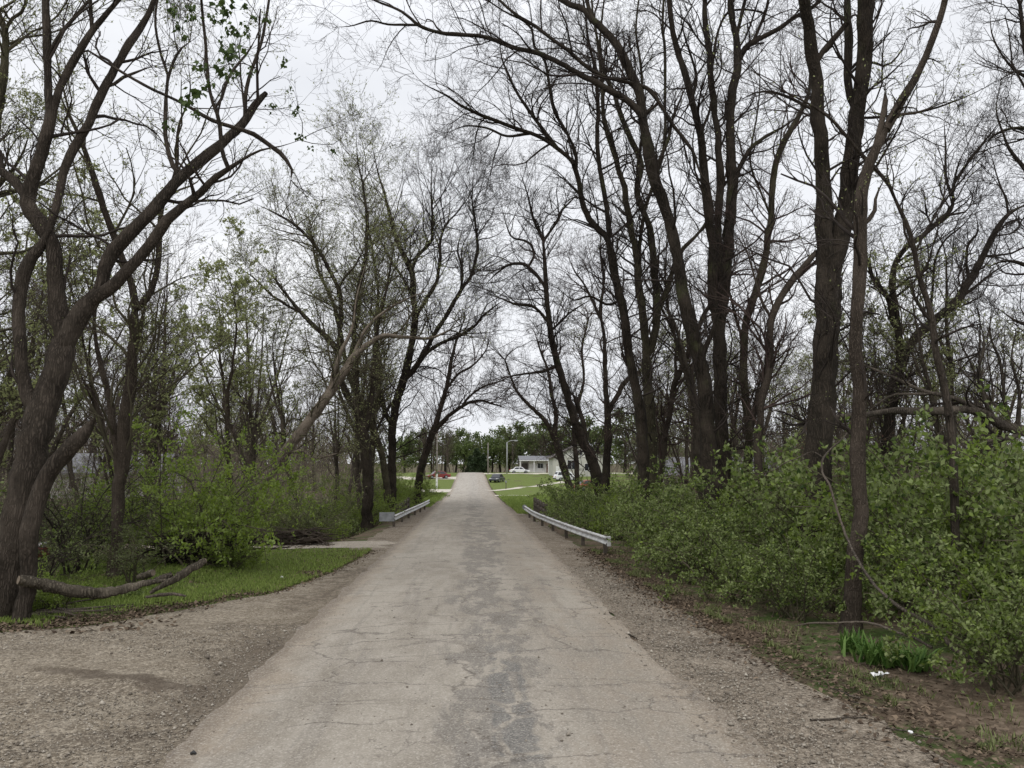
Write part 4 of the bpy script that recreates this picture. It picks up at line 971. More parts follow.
# hanging young leaf bunches of the big left tree
def leaf_bunches(root, spots, Y, seed=5):
    rng = np.random.default_rng(seed); V = []; Fc = []; T = []; n0 = 0
    o0 = np.array(root.location)
    for px, py, s in spots:
        c = P(px, py, Y + rng.uniform(-.5, .5)); k = int(8 + s)
        for j in range(k):
            a = rng.uniform(0, 6.28); L = s * .0135 * rng.uniform(.7, 1.2); d = nrm(np.array([cos(a) * .8, sin(a) * .8, -rng.uniform(.3, 1.6)])); q = nrm(np.cross(d, rng.normal(size=3)))
            b = c + rng.normal(size=3) * s * .006
            # a lobed leaf: five points round a centre
            pts = [b, b + d * L * .35 + q * L * .38, b + d * L * .6 + q * L * .16, b + d * L, b + d * L * .6 - q * L * .16, b + d * L * .35 - q * L * .38]
            V += [p - o0 for p in pts]; Fc += [(n0, n0 + 1, n0 + 2, n0 + 3), (n0, n0 + 3, n0 + 4, n0 + 5)]; n0 += 6; T += [rng.random()] * 6
    link('leaves', mesh('leaves', np.array(V), [np.array(Fc)], M['maple'], False, T), root)
big_left = [o for o in COL.objects if o.get('label', '').startswith('big dark forked tree')][0]
leaf_bunches(big_left, [(172, 8, 9), (178, 26, 9), (184, 36, 7), (193, 18, 9), (190, 6, 7), (221, 3, 12), (226, 12, 9), (212, 17, 7), (232, 29, 10), (222, 42, 6), (236, 33, 7), (247, 27, 7), (247, 34, 5), (221, 20, 7), (232, 50, 14), (222, 68, 11), (234, 72, 8),
    (201, 66, 9), (195, 92, 11), (190, 98, 8), (184, 101, 9), (196, 113, 8), (208, 84, 8), (168, 124, 8), (251, 72, 6), (246, 5, 7), (254, 17, 6), (272, 105, 7), (283, 60, 8), (290, 90, 6), (296, 111, 7), (299, 137, 6), (312, 147, 5), (334, 150, 6), (267, 20, 7), (175, 12, 6)], 14.6)

# ------------------------------------------------------------------ shrubs
def proto_shrub(seed, R, H, leafm, lsize, per=9, stems=17, stem_mat='twig_olive', spread=.75, c1n=8, c2n=5):
    rng = np.random.default_rng(seed); n = 9; K = stems
    az = rng.uniform(0, 6.28, K); d = np.stack([np.cos(az) * spread, np.sin(az) * spread, np.full(K, 1.0)], 1); d = nrm(d * rng.uniform(.35, 1.2, (K, 1)) * [1, 1, 0] + [0, 0, 1.0])
    L = rng.uniform(.8, 1.15, K) * math.hypot(R * .75, H); Pn = np.zeros((K, n, 3)); Pn[:, 0] = rng.normal(size=(K, 3)) * [R * .16, R * .16, 0] - [0, 0, .1]
    out_ = np.stack([np.cos(az), np.sin(az), np.zeros(K)], 1)
    for k in range(1, n):
        d = nrm(d + out_ * .06 + rng.normal(size=(K, 3)) * .11 - [0, 0, .03 * k * (R / H)]); Pn[:, k] = Pn[:, k - 1] + d * (L / (n - 1))[:, None]
    Pn[:, :, 2] = np.maximum(Pn[:, :, 2], -.1 + .03 * np.arange(n)); Rn = np.linspace(.022, .008, n)[None].repeat(K, 0) * rng.uniform(.7, 1.4, (K, 1))
    c1, r1 = children_of(rng, Pn, Rn, c1n, (.25, .45), (.5, 1.2), (.5, .7), 5, -.05, .12, .6, .005)
    c2, r2 = children_of(rng, c1, r1, c2n, (.35, .7), (.4, 1.1), (.5, .8), 4, .15, .1, .6, .004)
    v, f = merge([tubes_arr(Pn, Rn, 5), tubes_arr(c1, r1, 3), tubes_arr(c2, r2, 3)])
    pts = np.concatenate([along(rng, c2, per, .05), along(rng, c1, per // 2, .3)])
    pts = pts + rng.normal(size=pts.shape) * .02; hole = wob(pts[:, 0] * 2.2, pts[:, 1] * 2.2 + pts[:, 2] * 2.7, 1.0, seed * .7); ok = (pts[:, 2] > .03) & (hole > -.42 + .3 * rng.random(len(pts)) - .2); pts = pts[ok]
    v2, f2, t2 = leaf_quads(rng, pts, lsize, .55, .25, np.clip(rng.normal(.38, .2, len(pts)) + .22 * wob(pts[:, 0] * 3, pts[:, 1] * 3 + pts[:, 2] * 2.2, 1.0, seed), 0, 1))
    return [('stems', mesh('stems', v, [f], M[stem_mat])), ('leaves', mesh('leaves', v2, [f2], leafm, False, t2))]
SH = [proto_shrub(301, 1.9, 2.4, M['leaf'], .105, 10, 18), proto_shrub(302, 1.7, 2.2, M['leaf'], .10, 10, 13), proto_shrub(303, 2.0, 3.0, M['leaf'], .112, 9, 16), proto_shrub(304, 1.8, 2.5, M['leaf_bright'], .10, 9, 14)]
SB = [proto_shrub(311, 2.0, 3.3, M['leaf_bright'], .085, 15, 22), proto_shrub(312, 1.4, 1.8, M['leaf_bright'], .09, 8)]
SD = [proto_shrub(321, 1.6, 2.4, M['leaf_dull'], .09, 3, 14, 'twig_olive', .6), proto_shrub(322, 1.3, 2.8, M['leaf_dull'], .08, 2, 14, 'twig', .45), proto_shrub(323, 1.8, 2.2, M['leaf'], .10, 4, 14, 'twig_olive', .7)]
def shrubs(spots, protos, label, group, seed, name='leafy_shrub', cat='shrub'):
    rng = np.random.default_rng(seed)
    for i, (x, y, s) in enumerate(spots):
        place(protos[i % len(protos)], name, label, cat, x, y, rng.uniform(0, 6.28), s, group, None, s * rng.uniform(.9, 1.1))
rs = np.random.default_rng(77)
shrubs([(7.3, 10.4, .6), (9.0, 10.9, .85), (10.8, 11.6, 1.0), (8.1, 12.5, .66), (9.4, 13.4, .95), (10.8, 14.6, 1.25), (12.8, 15.4, 1.35)], SH,
       'green leafy shrub in the near end of the right-hand bush row, above the white scrap', 'leafy bushes right of the road, near end', 1)
shrubs([(6.35, 15.4, .62), (6.0, 17.6, .75), (7.7, 16.8, .70), (9.9, 17.4, 1.1), (5.9, 20.2, .75), (6.9, 21.8, .9), (9.2, 20.8, 1.15), (11.6, 18.6, 1.4), (13.8, 19.6, 1.4), (16, 21, 1.45), (9.9, 16.2, 1.25)], SH,
       'green leafy shrub in the middle of the right-hand bush row around the big trunks', 'leafy bushes right of the road, middle', 2)
shrubs([(6.2, 23, .8), (7.8, 23.4, 1.0), (6.6, 25.6, .8), (8.2, 26.4, 1.0), (10.4, 25, 1.15), (6.9, 28.6, .85), (8.4, 30, 1.05), (6.8, 32.2, .9), (8.8, 33.8, 1.1), (11, 31, 1.1), (13, 27, 1.2), (16, 26, 1.3), (19, 25, 1.3)], SH,
       'green leafy shrub behind the near end of the right guardrail', 'leafy bushes behind the right guardrail, near end', 3)
shrubs([(6.7, 36.5, .95), (8.4, 39, 1.2), (6.6, 41, 1.0), (8.0, 44, 1.3), (6.5, 46, .95), (10, 42, 1.2), (7.6, 50, 1.2), (9.8, 48, 1.3), (8.2, 55, 1.2), (10.6, 54, 1.3), (9.4, 60, 1.1), (12, 60, 1.3), (12.6, 37, 1.2), (16, 40, 1.3), (20, 34, 1.3)], SH,
       'green leafy shrub behind the far end of the right guardrail', 'leafy bushes behind the right guardrail, far end', 4)
shrubs([(-8.3, 24.3, 1.12)], [SB[0]], 'big rounded bright green bush at the back of the grass verge left of the road', None, 5)
[o for o in COL.objects if o.get('label', '').startswith('big rounded bright')][0].scale.z = 1.3
shrubs([(-10.4, 26.5, .7)], [SB[0]], 'bright green bush adjoining the biggest bush on its left', None, 6)
shrubs([(-7.0, 23.4, .5)], [SB[1]], 'low bright green bush at the foot of the biggest left bush', None, 7)
shrubs([(-8.9, 17.6, .5), (-10.2, 18.0, .55)], [SB[1]], 'small yellow-green sapling bush just right of the big left tree', 'small bushes beside the big left tree', 8)
shrubs([(-7.0, 59, .8), (-8.4, 55, .9), (-6.3, 66, .85), (-7.6, 63, 1.0), (-5.6, 72, .9), (-6.4, 77, 1.0), (-9.0, 67, 1.2)], SB,
       'bright green bush behind the left guardrail', 'green bushes behind the left guardrail', 9)
shrubs([(-8.6, 20.6, .7), (-10.8, 20.2, .8), (-12.2, 21.4, .9), (-13.8, 21, 1.1), (-11.2, 23, 1.1), (-15, 23.5, 1.2), (-12.8, 25.5, 1.2)], SD,
       'thin half-bare shrub in the brush behind the fallen log', 'half-bare shrubs behind the fallen log', 10, 'half_bare_shrub')
shrubs([(-6.9, 37, .75), (-8.8, 38.5, .9), (-10.8, 37.5, .9), (-12.6, 39, 1.0), (-7.4, 42.5, .9), (-9.6, 44, 1.0), (-12, 44.5, 1.1), (-14.5, 41, 1.1), (-6.2, 47.5, .8)], [SB[1], SD[2], SB[0]],
       'low green bush at the edge of the woods behind the pale path', 'green bushes behind the pale path', 13)
sp2 = []
for y in np.arange(35, 60, 4.5):
    for x in np.arange(-.62 * y, -7, 4.6):
        sp2.append((x + rs.uniform(-1, 1), y + rs.uniform(-1.2, 1.2), rs.uniform(.75, 1.15)))
shrubs(sp2, SD, 'thin half-bare shrub in the woods behind the pale path on the left', 'half-bare shrubs in the left woods', 11, 'half_bare_shrub')
sp3 = []
for y in np.arange(30, 62, 5):
    for x in np.arange(13 + (y - 30) * .1, .66 * y, 4.0):
        sp3.append((x + rs.uniform(-1, 1), y + rs.uniform(-1.2, 1.2), rs.uniform(.8, 1.3)))
shrubs(sp3, [SD[2], SD[0], SH[0]], 'shrub in the woods behind the right-hand bush row', 'shrubs in the right woods', 12, 'half_bare_shrub')

# ------------------------------------------------------------------ undergrowth and the far woods, too many stems to count
def thicket(name, label, seed, n, xr, yr, hr, twig, leafm, leafs, lsize, rt, c1n=6, c2n=4, lab='undergrowth', rr=.02):
    rng = np.random.default_rng(seed); y = rng.uniform(yr[0], yr[1], n); ab = np.array([xr(v) for v in y]); x = ab[:, 0] + (ab[:, 1] - ab[:, 0]) * rng.random(n)
    z = ht(x, y); m = 7; L = rng.uniform(hr[0], hr[1], n) * rng.uniform(.6, 1, n); Pn = np.zeros((n, m, 3)); Pn[:, 0] = np.stack([x, y, z - .1], 1); d = nrm(rng.normal(size=(n, 3)) * [.22, .22, 0] + [0, 0, 1])
    for k in range(1, m): d = nrm(d + rng.normal(size=(n, 3)) * .10); Pn[:, k] = Pn[:, k - 1] + d * (L / (m - 1))[:, None]
    Rn = np.linspace(1, .25, m)[None] * (rr * (L / hr[1]))[:, None] ** 1.0
    parts = [tubes_arr(Pn, Rn, 4)]
    c1, r1 = children_of(rng, Pn, Rn, c1n, (.22, .5), (.4, 1.1), (.4, .6), 5, .15, .15, .5, rt); parts.append(tubes_arr(c1, r1, 3))
    c2, r2 = children_of(rng, c1, r1, c2n, (.35, .6), (.4, 1.1), (.5, .8), 4, .15, .15, .5, rt * .8); parts.append(tubes_arr(c2, r2, 3))
    v, f = merge(parts); o = link(name, mesh(name, v, [f], twig)); tag(o, label, lab, None, 'stuff')
    if leafs:
        v, f, t_ = leaf_quads(rng, along(rng, c2, leafs, .1), lsize, .6, .3, rng.random(len(c2) * leafs)); link('foliage', mesh('foliage', v, [f], leafm, False, t_), o)
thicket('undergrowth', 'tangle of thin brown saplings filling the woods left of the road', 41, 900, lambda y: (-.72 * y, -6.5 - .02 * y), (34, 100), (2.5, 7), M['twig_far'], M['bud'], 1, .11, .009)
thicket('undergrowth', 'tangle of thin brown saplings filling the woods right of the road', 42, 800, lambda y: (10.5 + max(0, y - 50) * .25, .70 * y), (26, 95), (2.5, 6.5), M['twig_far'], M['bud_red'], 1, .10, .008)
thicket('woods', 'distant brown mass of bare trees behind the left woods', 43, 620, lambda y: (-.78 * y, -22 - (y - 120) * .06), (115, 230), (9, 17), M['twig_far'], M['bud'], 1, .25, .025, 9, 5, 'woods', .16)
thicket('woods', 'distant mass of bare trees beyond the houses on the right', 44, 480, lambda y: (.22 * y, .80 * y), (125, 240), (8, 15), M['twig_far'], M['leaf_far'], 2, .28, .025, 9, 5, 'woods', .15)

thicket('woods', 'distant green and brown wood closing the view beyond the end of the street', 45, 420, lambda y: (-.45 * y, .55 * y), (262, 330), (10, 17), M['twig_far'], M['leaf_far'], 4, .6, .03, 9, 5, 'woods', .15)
# the green trees closing the view at the end of the street
def proto_leafy(seed, H, R, leafm, lsize, nl, conic=False):
    rng = np.random.default_rng(seed); n = 10; Pt = np.zeros((n, 3)); Pt[:, 2] = np.linspace(-.3, H * (.95 if conic else .75), n); Pt[1:, :2] += np.cumsum(rng.normal(size=(n - 1, 2)) * .08, 0)
    Rt = np.linspace(.28, .05, n); v, f, t = bark_tube(rng, Pt, Rt, 9, .05, False); out = [('trunk', mesh('trunk', v, [f], M['bark_dark'], True))]
    K = 46 if conic else 26; tt = np.sort(rng.uniform(.08 if conic else .2, .98, K)); zz = tt * Pt[-1, 2]; az = rng.uniform(0, 6.28, K)
    if conic: ln = R * (1.03 - tt) * rng.uniform(.85, 1.1, K); el = rng.uniform(-.25, .1, K)
    else: ln = R * np.sqrt(np.clip(1 - ((tt - .45) / .62) ** 2, .1, 1)) * rng.uniform(.75, 1.2, K); el = rng.uniform(.1, .9, K)
    m = 6; B = np.zeros((K, m, 3)); B[:, 0] = np.stack([np.interp(zz, Pt[:, 2], Pt[:, 0]), np.interp(zz, Pt[:, 2], Pt[:, 1]), zz], 1); d = np.stack([np.cos(az) * np.cos(el), np.sin(az) * np.cos(el), np.sin(el)], 1)
    for k in range(1, m): d = nrm(d + rng.normal(size=(K, 3)) * .12); B[:, k] = B[:, k - 1] + d * (ln / (m - 1))[:, None]
    Rb = np.linspace(.06, .02, m)[None].repeat(K, 0); c1, r1 = children_of(rng, B, Rb, 8, (.25, .5), (.5, 1.2), (.4, .6), 4, .1, .1, .5, .015)
    v, f = merge([tubes_arr(B, Rb, 4), tubes_arr(c1, r1, 3)]); out.append(('limbs', mesh('limbs', v, [f], M['twig'])))
    pts = np.concatenate([along(rng, c1, nl, 0), along(rng, B, nl, .2)]); pts += rng.normal(size=pts.shape) * lsize * .6
    v, f, t_ = leaf_quads(rng, pts, lsize, .7); out.append(('crown', mesh('crown', v, [f], leafm, False, t_))); return out
LF = [proto_leafy(401, 12, 4.2, M['leaf_far'], .42, 10), proto_leafy(402, 10, 3.6, M['leaf_far'], .40, 10), proto_leafy(403, 13, 3.6, M['leaf_dull'], .36, 7)]
EV = proto_leafy(404, 9, 3.0, M['needle'], .5, 12, True)
far = [(445, 232, .95, 2), (456, 240, 1.0, 0), (463, 228, .8, 1), (470, 244, .95, 2), (480, 250, .95, 0), (492, 236, .95, 1), (500, 248, 1.1, 0), (509, 236, 1.05, 2), (519, 244, 1.15, 0), (529, 230, 1.05, 1), (541, 236, 1.15, 2), (552, 226, 1.1, 0), (566, 222, 1.2, 2), (582, 220, 1.15, 0), (600, 215, 1.2, 1), (625, 205, 1.2, 0), (432, 226, .9, 2), (420, 236, 1.0, 0), (405, 230, 1.0, 1)]
for i, (px, y, s, k) in enumerate(far):
    place(LF[k], 'leafy_tree', 'green leafy tree closing the view at the far end of the street', 'tree', XX(px, y), y, i * 1.7, s * 1.35, 'green trees beyond the end of the street')
for i, (px, y, s) in enumerate([(477, 214, .8), (471, 222, .6), (484, 221, .65)]):
    place(EV, 'evergreen', 'dark evergreen tree at the end of the street where the road drops away', 'evergreen tree', XX(px, y), y, i * 1.1, s, 'dark evergreens at the end of the street')
for i, (px, y, s, k) in enumerate([(446, 168, .62, 0), (441, 180, .7, 2), (450, 192, .6, 4), (434, 165, .75, 0), (425, 150, .8, 2), (512, 205, .6, 0), (545, 205, .7, 4), (534, 208, .55, 2)]):
    place(BG[k], 'bare_tree', 'small bare tree near the far crest of the street', 'tree', XX(px, y), y, i * 1.3, s, 'bare trees near the far crest')

# ------------------------------------------------------------------ guardrails
def wbeam(pts, ztop):
    # galvanised W-beam: profile (out, up), swept along pts; faces the road
    prof = [(0, 0), (.055, -.02), (.075, -.055), (.055, -.09), (.012, -.135), (.012, -.175), (.055, -.22), (.075, -.255), (.055, -.29), (0, -.31),
            (-.008, -.308), (.045, -.285), (.065, -.255), (.045, -.225), (.0, -.178), (.0, -.132), (.045, -.085), (.065, -.055), (.045, -.025), (-.008, -.002)]
    V = []; Fc = []; n = len(prof)
    for i, (x, y) in enumerate(pts):
        a = pts[max(i - 1, 0)]; b_ = pts[min(i + 1, len(pts) - 1)]; d = np.array([b_[0] - a[0], b_[1] - a[1]]); d /= np.linalg.norm(d); nr = np.array([-d[1], d[0]])
        if nr[0] * x > 0: nr = -nr
        z = htf(x, y) + ztop
        for u, w in prof: V.append((x + nr[0] * u, y + nr[1] * u, z + w))
    for i in range(len(pts) - 1):
        for k in range(n): k2 = (k + 1) % n; Fc.append((i * n + k, (i + 1) * n + k, (i + 1) * n + k2, i * n + k2))
    return V, Fc, n
def guardrail(label, ctrl, ztop, end_near):
    ys = np.linspace(ctrl[0][1], ctrl[-1][1], 30); xs = np.interp(ys, [c[1] for c in ctrl], [c[0] for c in ctrl])
    xs = np.convolve(np.concatenate([[xs[0]] * 2, xs, [xs[-1]] * 2]), np.ones(5) / 5, 'valid'); pts = list(zip(xs, ys))
    root = thing('guardrail', label, 'guardrail', (pts[0][0], pts[0][1], htf(*pts[0]))); o0 = np.array(root.location)
    V, Fc, n = wbeam(pts, ztop); mb = MB(); mb.add([tuple(np.array(p) - o0) for p in V], Fc); mb.build('rail', M['galv'], root)
    s = 1 if pts[0][0] > 0 else -1
    for y in np.arange(ys[0] + .8, ys[-1], 3.81):
        x = float(np.interp(y, ys, xs)) + s * .09; z = htf(x, y); m = MB()
        m.box(x - .07 - o0[0], x + .07 - o0[0], y - .08 - o0[1], y + .08 - o0[1], z - .4 - o0[2], z + ztop + .02 - o0[2]); m.build('post', M['post_wood'], root, .01)
    return root, pts
gr, gp = guardrail('long curving metal guardrail along the right side of the road', [(4.85, 27.3), (4.55, 31), (4.15, 38), (3.75, 46), (3.75, 54)], .66, False)
m = MB(); x, y = gp[0]; z = htf(x, y); o0 = gr.location
m.box(-.03, .10, -.10, .06, z + .33 - o0[2], z + .68 - o0[2]); m.build('end_plate', M['galv'], gr, .02)
m = MB(); x, y = gp[-1]; z = htf(x, y)
m.tube([(x - o0[0] - .02, y - o0[1] + .05 * k, z + .56 - o0[2]) for k in (0, 1)], .17, 10); m.build('end_cap', M['galv_dull'], gr)
gl, gp = guardrail('short metal guardrail on the left side of the road with a grey end plate', [(-4.15, 42.5), (-3.95, 50), (-3.62, 60), (-3.5, 66)], .66, True)
m = MB(); x, y = gp[0]; z = htf(x, y); o0 = gl.location
m.box(-.78, .03, -.06, -.02, z + .34 - o0[2], z + .82 - o0[2]); m.build('end_plate', M['galv_dull'], gl, .01)
for sx, lab in ((4.75, 'dark weathered bridge railing behind the far end of the right guardrail'), (-4.6, 'dark weathered bridge railing behind the far end of the left guardrail')):
    r = thing('bridge_railing', lab, 'railing', (sx, 52, htf(sx, 52)))
    y0, y1 = 49.0, 58.0
    for h in (.42, .78):
        m = MB(); m.box(-.05, .05, y0 - 52, y1 - 52, h, h + .17); m.build('rail', M['post_wood'], r, .01)
    for y in np.arange(y0 + .3, y1, 2.1):
        m = MB(); m.box(-.11, .11, y - 52 - .11, y - 52 + .11, -1.3, 1.02); m.build('post', M['post_wood'], r, .015)

# ------------------------------------------------------------------ poles
def pole(name, label, cat, px, Y, H, r, mat, cross=False, group=None):
    x = XX(px, Y); o = thing(name, label, cat, (x, Y, htf(x, Y)), 0, group)
    m = MB(); m.tube([(0, 0, -.3), (0, 0, H * .5), (0, 0, H)], [r, r * .88, r * .72], 12); m.build('pole', mat, o, 0, True)
    return o
p = pole('utility_pole', 'plain grey wooden pole at the right of the far crest', 'pole', 488, 176, 7.0, .15, M['pole_wood'])
m = MB(); m.box(-.12, .12, -.24, -.19, 4.6, 5.2); m.build('meter_box', M['galv_dull'], p, .01)
p = pole('street_lamp', 'street lamp with a curved arm standing on the far lawn', 'street lamp', 507, 174, 7.0, .14, M['steel_pole'])
m = MB(); m.tube([(0, 0, 6.8), (.3, 0, 7.15), (.9, -.05, 7.35), (1.7, -.1, 7.4)], .07, 8); m.build('arm', M['steel_pole'], p, 0, True)
m = MB(); m.add(*[(lambda pr: ([(u, -.28, w) for u, w in pr] + [(u, .10, w) for u, w in pr], [tuple(range(5, -1, -1)), tuple(range(6, 12))] + [(i, (i + 1) % 6, (i + 1) % 6 + 6, i + 6) for i in range(6)]))([(1.5, 7.33), (1.7, 7.27), (2.3, 7.29), (2.55, 7.37), (2.3, 7.49), (1.6, 7.49)])][0]); h = m.build('lamp_head', M['steel_pole'], p, .02)
m = MB(); m.box(1.72, 2.3, -.22, .04, 7.22, 7.28); m.build('lens', M['lamp_clear'], h)
p = pole('utility_pole', 'thin weathered pole with a white foot beside the left driveway', 'pole', 437, 122, 8.6, .13, M['pole_wood'])
m = MB(); m.tube([(0, 0, -.05), (0, 0, 2.2)], .16, 12); m.build('marker_sleeve', M['white_paint'], p)
m = MB(); m.box(-.5, .5, -.05, .05, 8.1, 8.2); m.build('crossarm', M['pole_wood'], p, .01)
x = XX(506, 118); mbx = thing('mailbox', 'small mailbox on a post beside the diagonal lawn walk', 'mailbox', (x, 118, htf(x, 118)))
m = MB(); m.box(-.06, .06, -.06, .06, -.2, 1.0); m.build('post', M['post_wood'], mbx, .01)
m = MB(); pr = [(-.13, 1.0), (.13, 1.0), (.13, 1.16)] + [(.13 * cos(a), 1.16 + .13 * sin(a)) for a in np.linspace(.3, pi - .3, 6)] + [(-.13, 1.16)]; m.prism(pr, -.28, .28, 'y'); m.build('box', M['galv_dull'], mbx)

# ------------------------------------------------------------------ cars
def car(label, x, y, rz, paint, kind='saloon', cat='car', z=None):
    o = thing('parked_' + ('van' if kind == 'suv' else 'car'), label, cat, (x, y, htf(x, y) if z is None else z), rz)
    suv = kind == 'suv'; L = 4.7; H = 1.72 if suv else 1.46; bl = .98 if suv else .86; w = .9
    lo = [(-2.3, .28), (-2.36, .55), (-2.3, bl - .08), (-2.05, bl)] + ([(-1.9, bl + .02)] if suv else [(-1.55, bl + .03)]) + [(.75, bl), (1.55, bl - .10), (2.2, bl - .22), (2.36, .55), (2.3, .28)]
    lower = lo + [(1.85, .26), (1.78, .5), (1.62, .62), (1.25, .62), (1.08, .5), (1.02, .24), (-1.02, .24), (-1.08, .5), (-1.25, .62), (-1.62, .62), (-1.78, .5), (-1.85, .26)]
    # rounded body: three lofted sections across the width
    V = []; Fc = []; n = len(lower); secs = [(-w, .93), (-w + .12, 1.0), (w - .12, 1.0), (w, .93)]
    for wy, s in secs:
        for u, v in lower: V.append((u * (.97 if abs(wy) == w else 1), wy, .26 + (v - .26) * s))
    for j in range(3):
        for k in range(n): k2 = (k + 1) % n; Fc.append((j * n + k, j * n + k2, (j + 1) * n + k2, (j + 1) * n + k))
    Fc += [tuple(range(n - 1, -1, -1)), tuple(3 * n + k for k in range(n))]
    m = MB(); m.add(V, Fc); body = m.build('body', paint, o, .02)
    if suv: cab = [(-2.12, bl), (-1.86, H - .06), (-1.5, H), (.35, H), (.65, H - .07), (1.3, bl - .05)]
    else: cab = [(-1.75, bl), (-1.05, H - .05), (-.7, H), (.3, H), (.55, H - .05), (1.3, bl - .04)]
    V = []; n = len(cab)
    for wy, top in ((-.84, -.64), (.84, .64)):
        for u, v in cab: f_ = (v - bl) / (H - bl); V.append((u, wy + (top - wy) * max(0, f_), v))
    Fc = [tuple(range(n - 1, -1, -1)), tuple(range(n, 2 * n))] + [(k, (k + 1) % n, (k + 1) % n + n, k + n) for k in range(n)]
    m = MB(); m.add(V, Fc); m.build('cabin', paint, o, .03)
    def on(u, v, s):                                # a point on the cabin side, a little proud
        f_ = (v - bl) / (H - bl); return (u, s * (.84 - .20 * f_ + .012), v)
    t = H - .10
    wins = ([[(-1.95, bl + .07), (-1.75, t), (-1.2, t), (-1.2, bl + .07)]] if suv else []) + [[(-1.1 if suv else -1.4, bl + .06), (-1.1 if suv else -.95, t), (-.22, t), (-.22, bl + .06)], [(-.12, bl + .06), (-.12, t), (.36, t), (1.02, bl + .06)]]
    for s in (1, -1):
        for q in wins:
            m = MB(); V = [on(u, v, s) for u, v in q] + [(a, b_ - s * .03, c) for a, b_, c in [on(u, v, s) for u, v in q]]
            m.add(V, [(0, 1, 2, 3), (7, 6, 5, 4), (0, 4, 5, 1), (1, 5, 6, 2), (2, 6, 7, 3), (3, 7, 4, 0)]); m.build('window', M['glass_dark'], o)
    def screen(name, u0, v0, u1, v1, dd):
        m = MB(); V = []
        for u, v in ((u0, v0), (u1, v1)):
            f_ = (v - bl) / (H - bl); hw = .84 - .20 * f_ - .09
            V += [(u + dd, -hw, v + .012), (u + dd, hw, v + .012)]
        V += [(a - dd * 2, b_, c - .03) for a, b_, c in V]; m.add(V, [(0, 1, 3, 2), (4, 6, 7, 5), (0, 4, 5, 1), (2, 3, 7, 6), (0, 2, 6, 4), (1, 5, 7, 3)]); m.build(name, M['glass_dark'], o)
    screen('windscreen', 1.2, bl + .02, .68, H - .10, .014); 
    screen('rear_window', (-2.06 if suv else -1.66), bl + .08, (-1.9 if suv else -1.15), H - .12, -.014)
    for sx in (1.43, -1.43):
        for sy in (-1, 1):
            m = MB(); m.tube([(sx, sy * .68, .32), (sx, sy * .90, .32)], .325, 20); wh = m.build('wheel', M['rubber'], o, .02)
            m = MB(); m.tube([(sx, sy * .885, .32), (sx, sy * .912, .32)], .2, 14); m.build('rim', M['rim'], wh)
    for sy in (-1, 1):
        m = MB(); m.box(2.2, 2.345, sy * .62 - .17, sy * .62 + .17, .58, .72); m.build('headlight', M['lamp_clear'], o, .02)
        m = MB(); m.box(-2.35, -2.22, sy * .68 - .13, sy * .68 + .13, .62, .86); m.build('tail_light', M['lamp_red'], o, .02)
    m = MB(); m.box(-2.40, -2.28, -.8, .8, .34, .5); m.build('bumper', M['black_plastic'] if suv else paint, o, .03)
    m = MB(); m.box(2.28, 2.41, -.8, .8, .32, .48); m.build('bumper', M['black_plastic'] if suv else paint, o, .03)
    return o
car('white saloon car parked sideways in front of the far white house', XX(519.5, 183), 183, 0.06, M['car_white'])
car('white van-like car half hidden behind the leaning trunks on the lawn', XX(566, 145), 145, 0.25, M['car_white'], 'suv', 'car')
car('small dark blue car standing on the lawn edge right of the road', XX(497, 141), 141, radians(252), M['car_dark'])
car('red car parked left of the road by the far driveway', XX(438, 152), 152, radians(200), M['car_red'])
car('rust-red car mostly hidden by bushes beside the white van-like one', XX(589, 112), 112, radians(20), M['car_rust'])
car('dark red car parked behind the big tree at the left edge', XX(40, 23.5) - 2.42, 23.5, radians(4), M['car_red'], 'saloon', 'car', htf(-13, 23) + .1)

# ------------------------------------------------------------------ houses
def wall_box(o, name, mat, x0, x1, y0, y1, z0, z1):
    m = MB(); m.box(x0, x1, y0, y1, z0, z1); return m.build(name, mat, o)
def window(o, x0, x1, y, z0, z1, frame=None):
    m = MB(); t = .08
    for a in ((x0 - t, x1 + t, z0 - t, z0), (x0 - t, x1 + t, z1, z1 + t), (x0 - t, x0, z0, z1), (x1, x1 + t, z0, z1)): m.box(a[0], a[1], y - .06, y + .01, a[2], a[3])
    m.box((x0 + x1) / 2 - .02, (x0 + x1) / 2 + .02, y - .04, y, z0, z1)
    f = m.build('window', frame or M['white_paint'], o); m = MB(); m.box(x0, x1, y - .02, y - .004, z0, z1); m.build('pane', M['glass_dark'], f)
def gable_x(o, mat, x0, x1, y0, y1, z, h, ov=.4, wall=None):
    """ridge along x"""
    yc = (y0 + y1) / 2; m = MB(); k = h / (yc - y0); pr = [(y0 - ov, z - ov * k), (yc, z + h), (y1 + ov, z - ov * k), (y1 + ov, z - ov * k + .2), (yc, z + h + .2), (y0 - ov, z - ov * k + .2)]
    m.prism(pr, x0 - ov, x1 + ov, 'x'); r = m.build('roof', mat, o)
    if wall:
        for a, b_ in ((x0, x0 + .15), (x1 - .15, x1)): m = MB(); m.prism([(y0, z), (y1, z), (yc, z + h)], a, b_, 'x'); m.build('gable', wall, o)
    return r
def gable_y(o, mat, x0, x1, y0, y1, z, h, ov=.4, wall=None):
    xc = (x0 + x1) / 2; m = MB(); k = h / (xc - x0); pr = [(x0 - ov, z - ov * k), (xc, z + h), (x1 + ov, z - ov * k), (x1 + ov, z - ov * k + .2), (xc, z + h + .2), (x0 - ov, z - ov * k + .2)]
    m.prism(pr, y0 - ov, y1 + ov, 'y'); r = m.build('roof', mat, o)
    if wall: m = MB(); m.prism([(x0, z), (x1, z), (xc, z + h)], y0, y0 + .15, 'y'); m.build('gable', wall, o)
    return r
x0 = XX(521, 196); h1 = thing('house', 'low white house with a porch behind the white saloon car', 'house', (x0, 196, htf(x0, 190)))
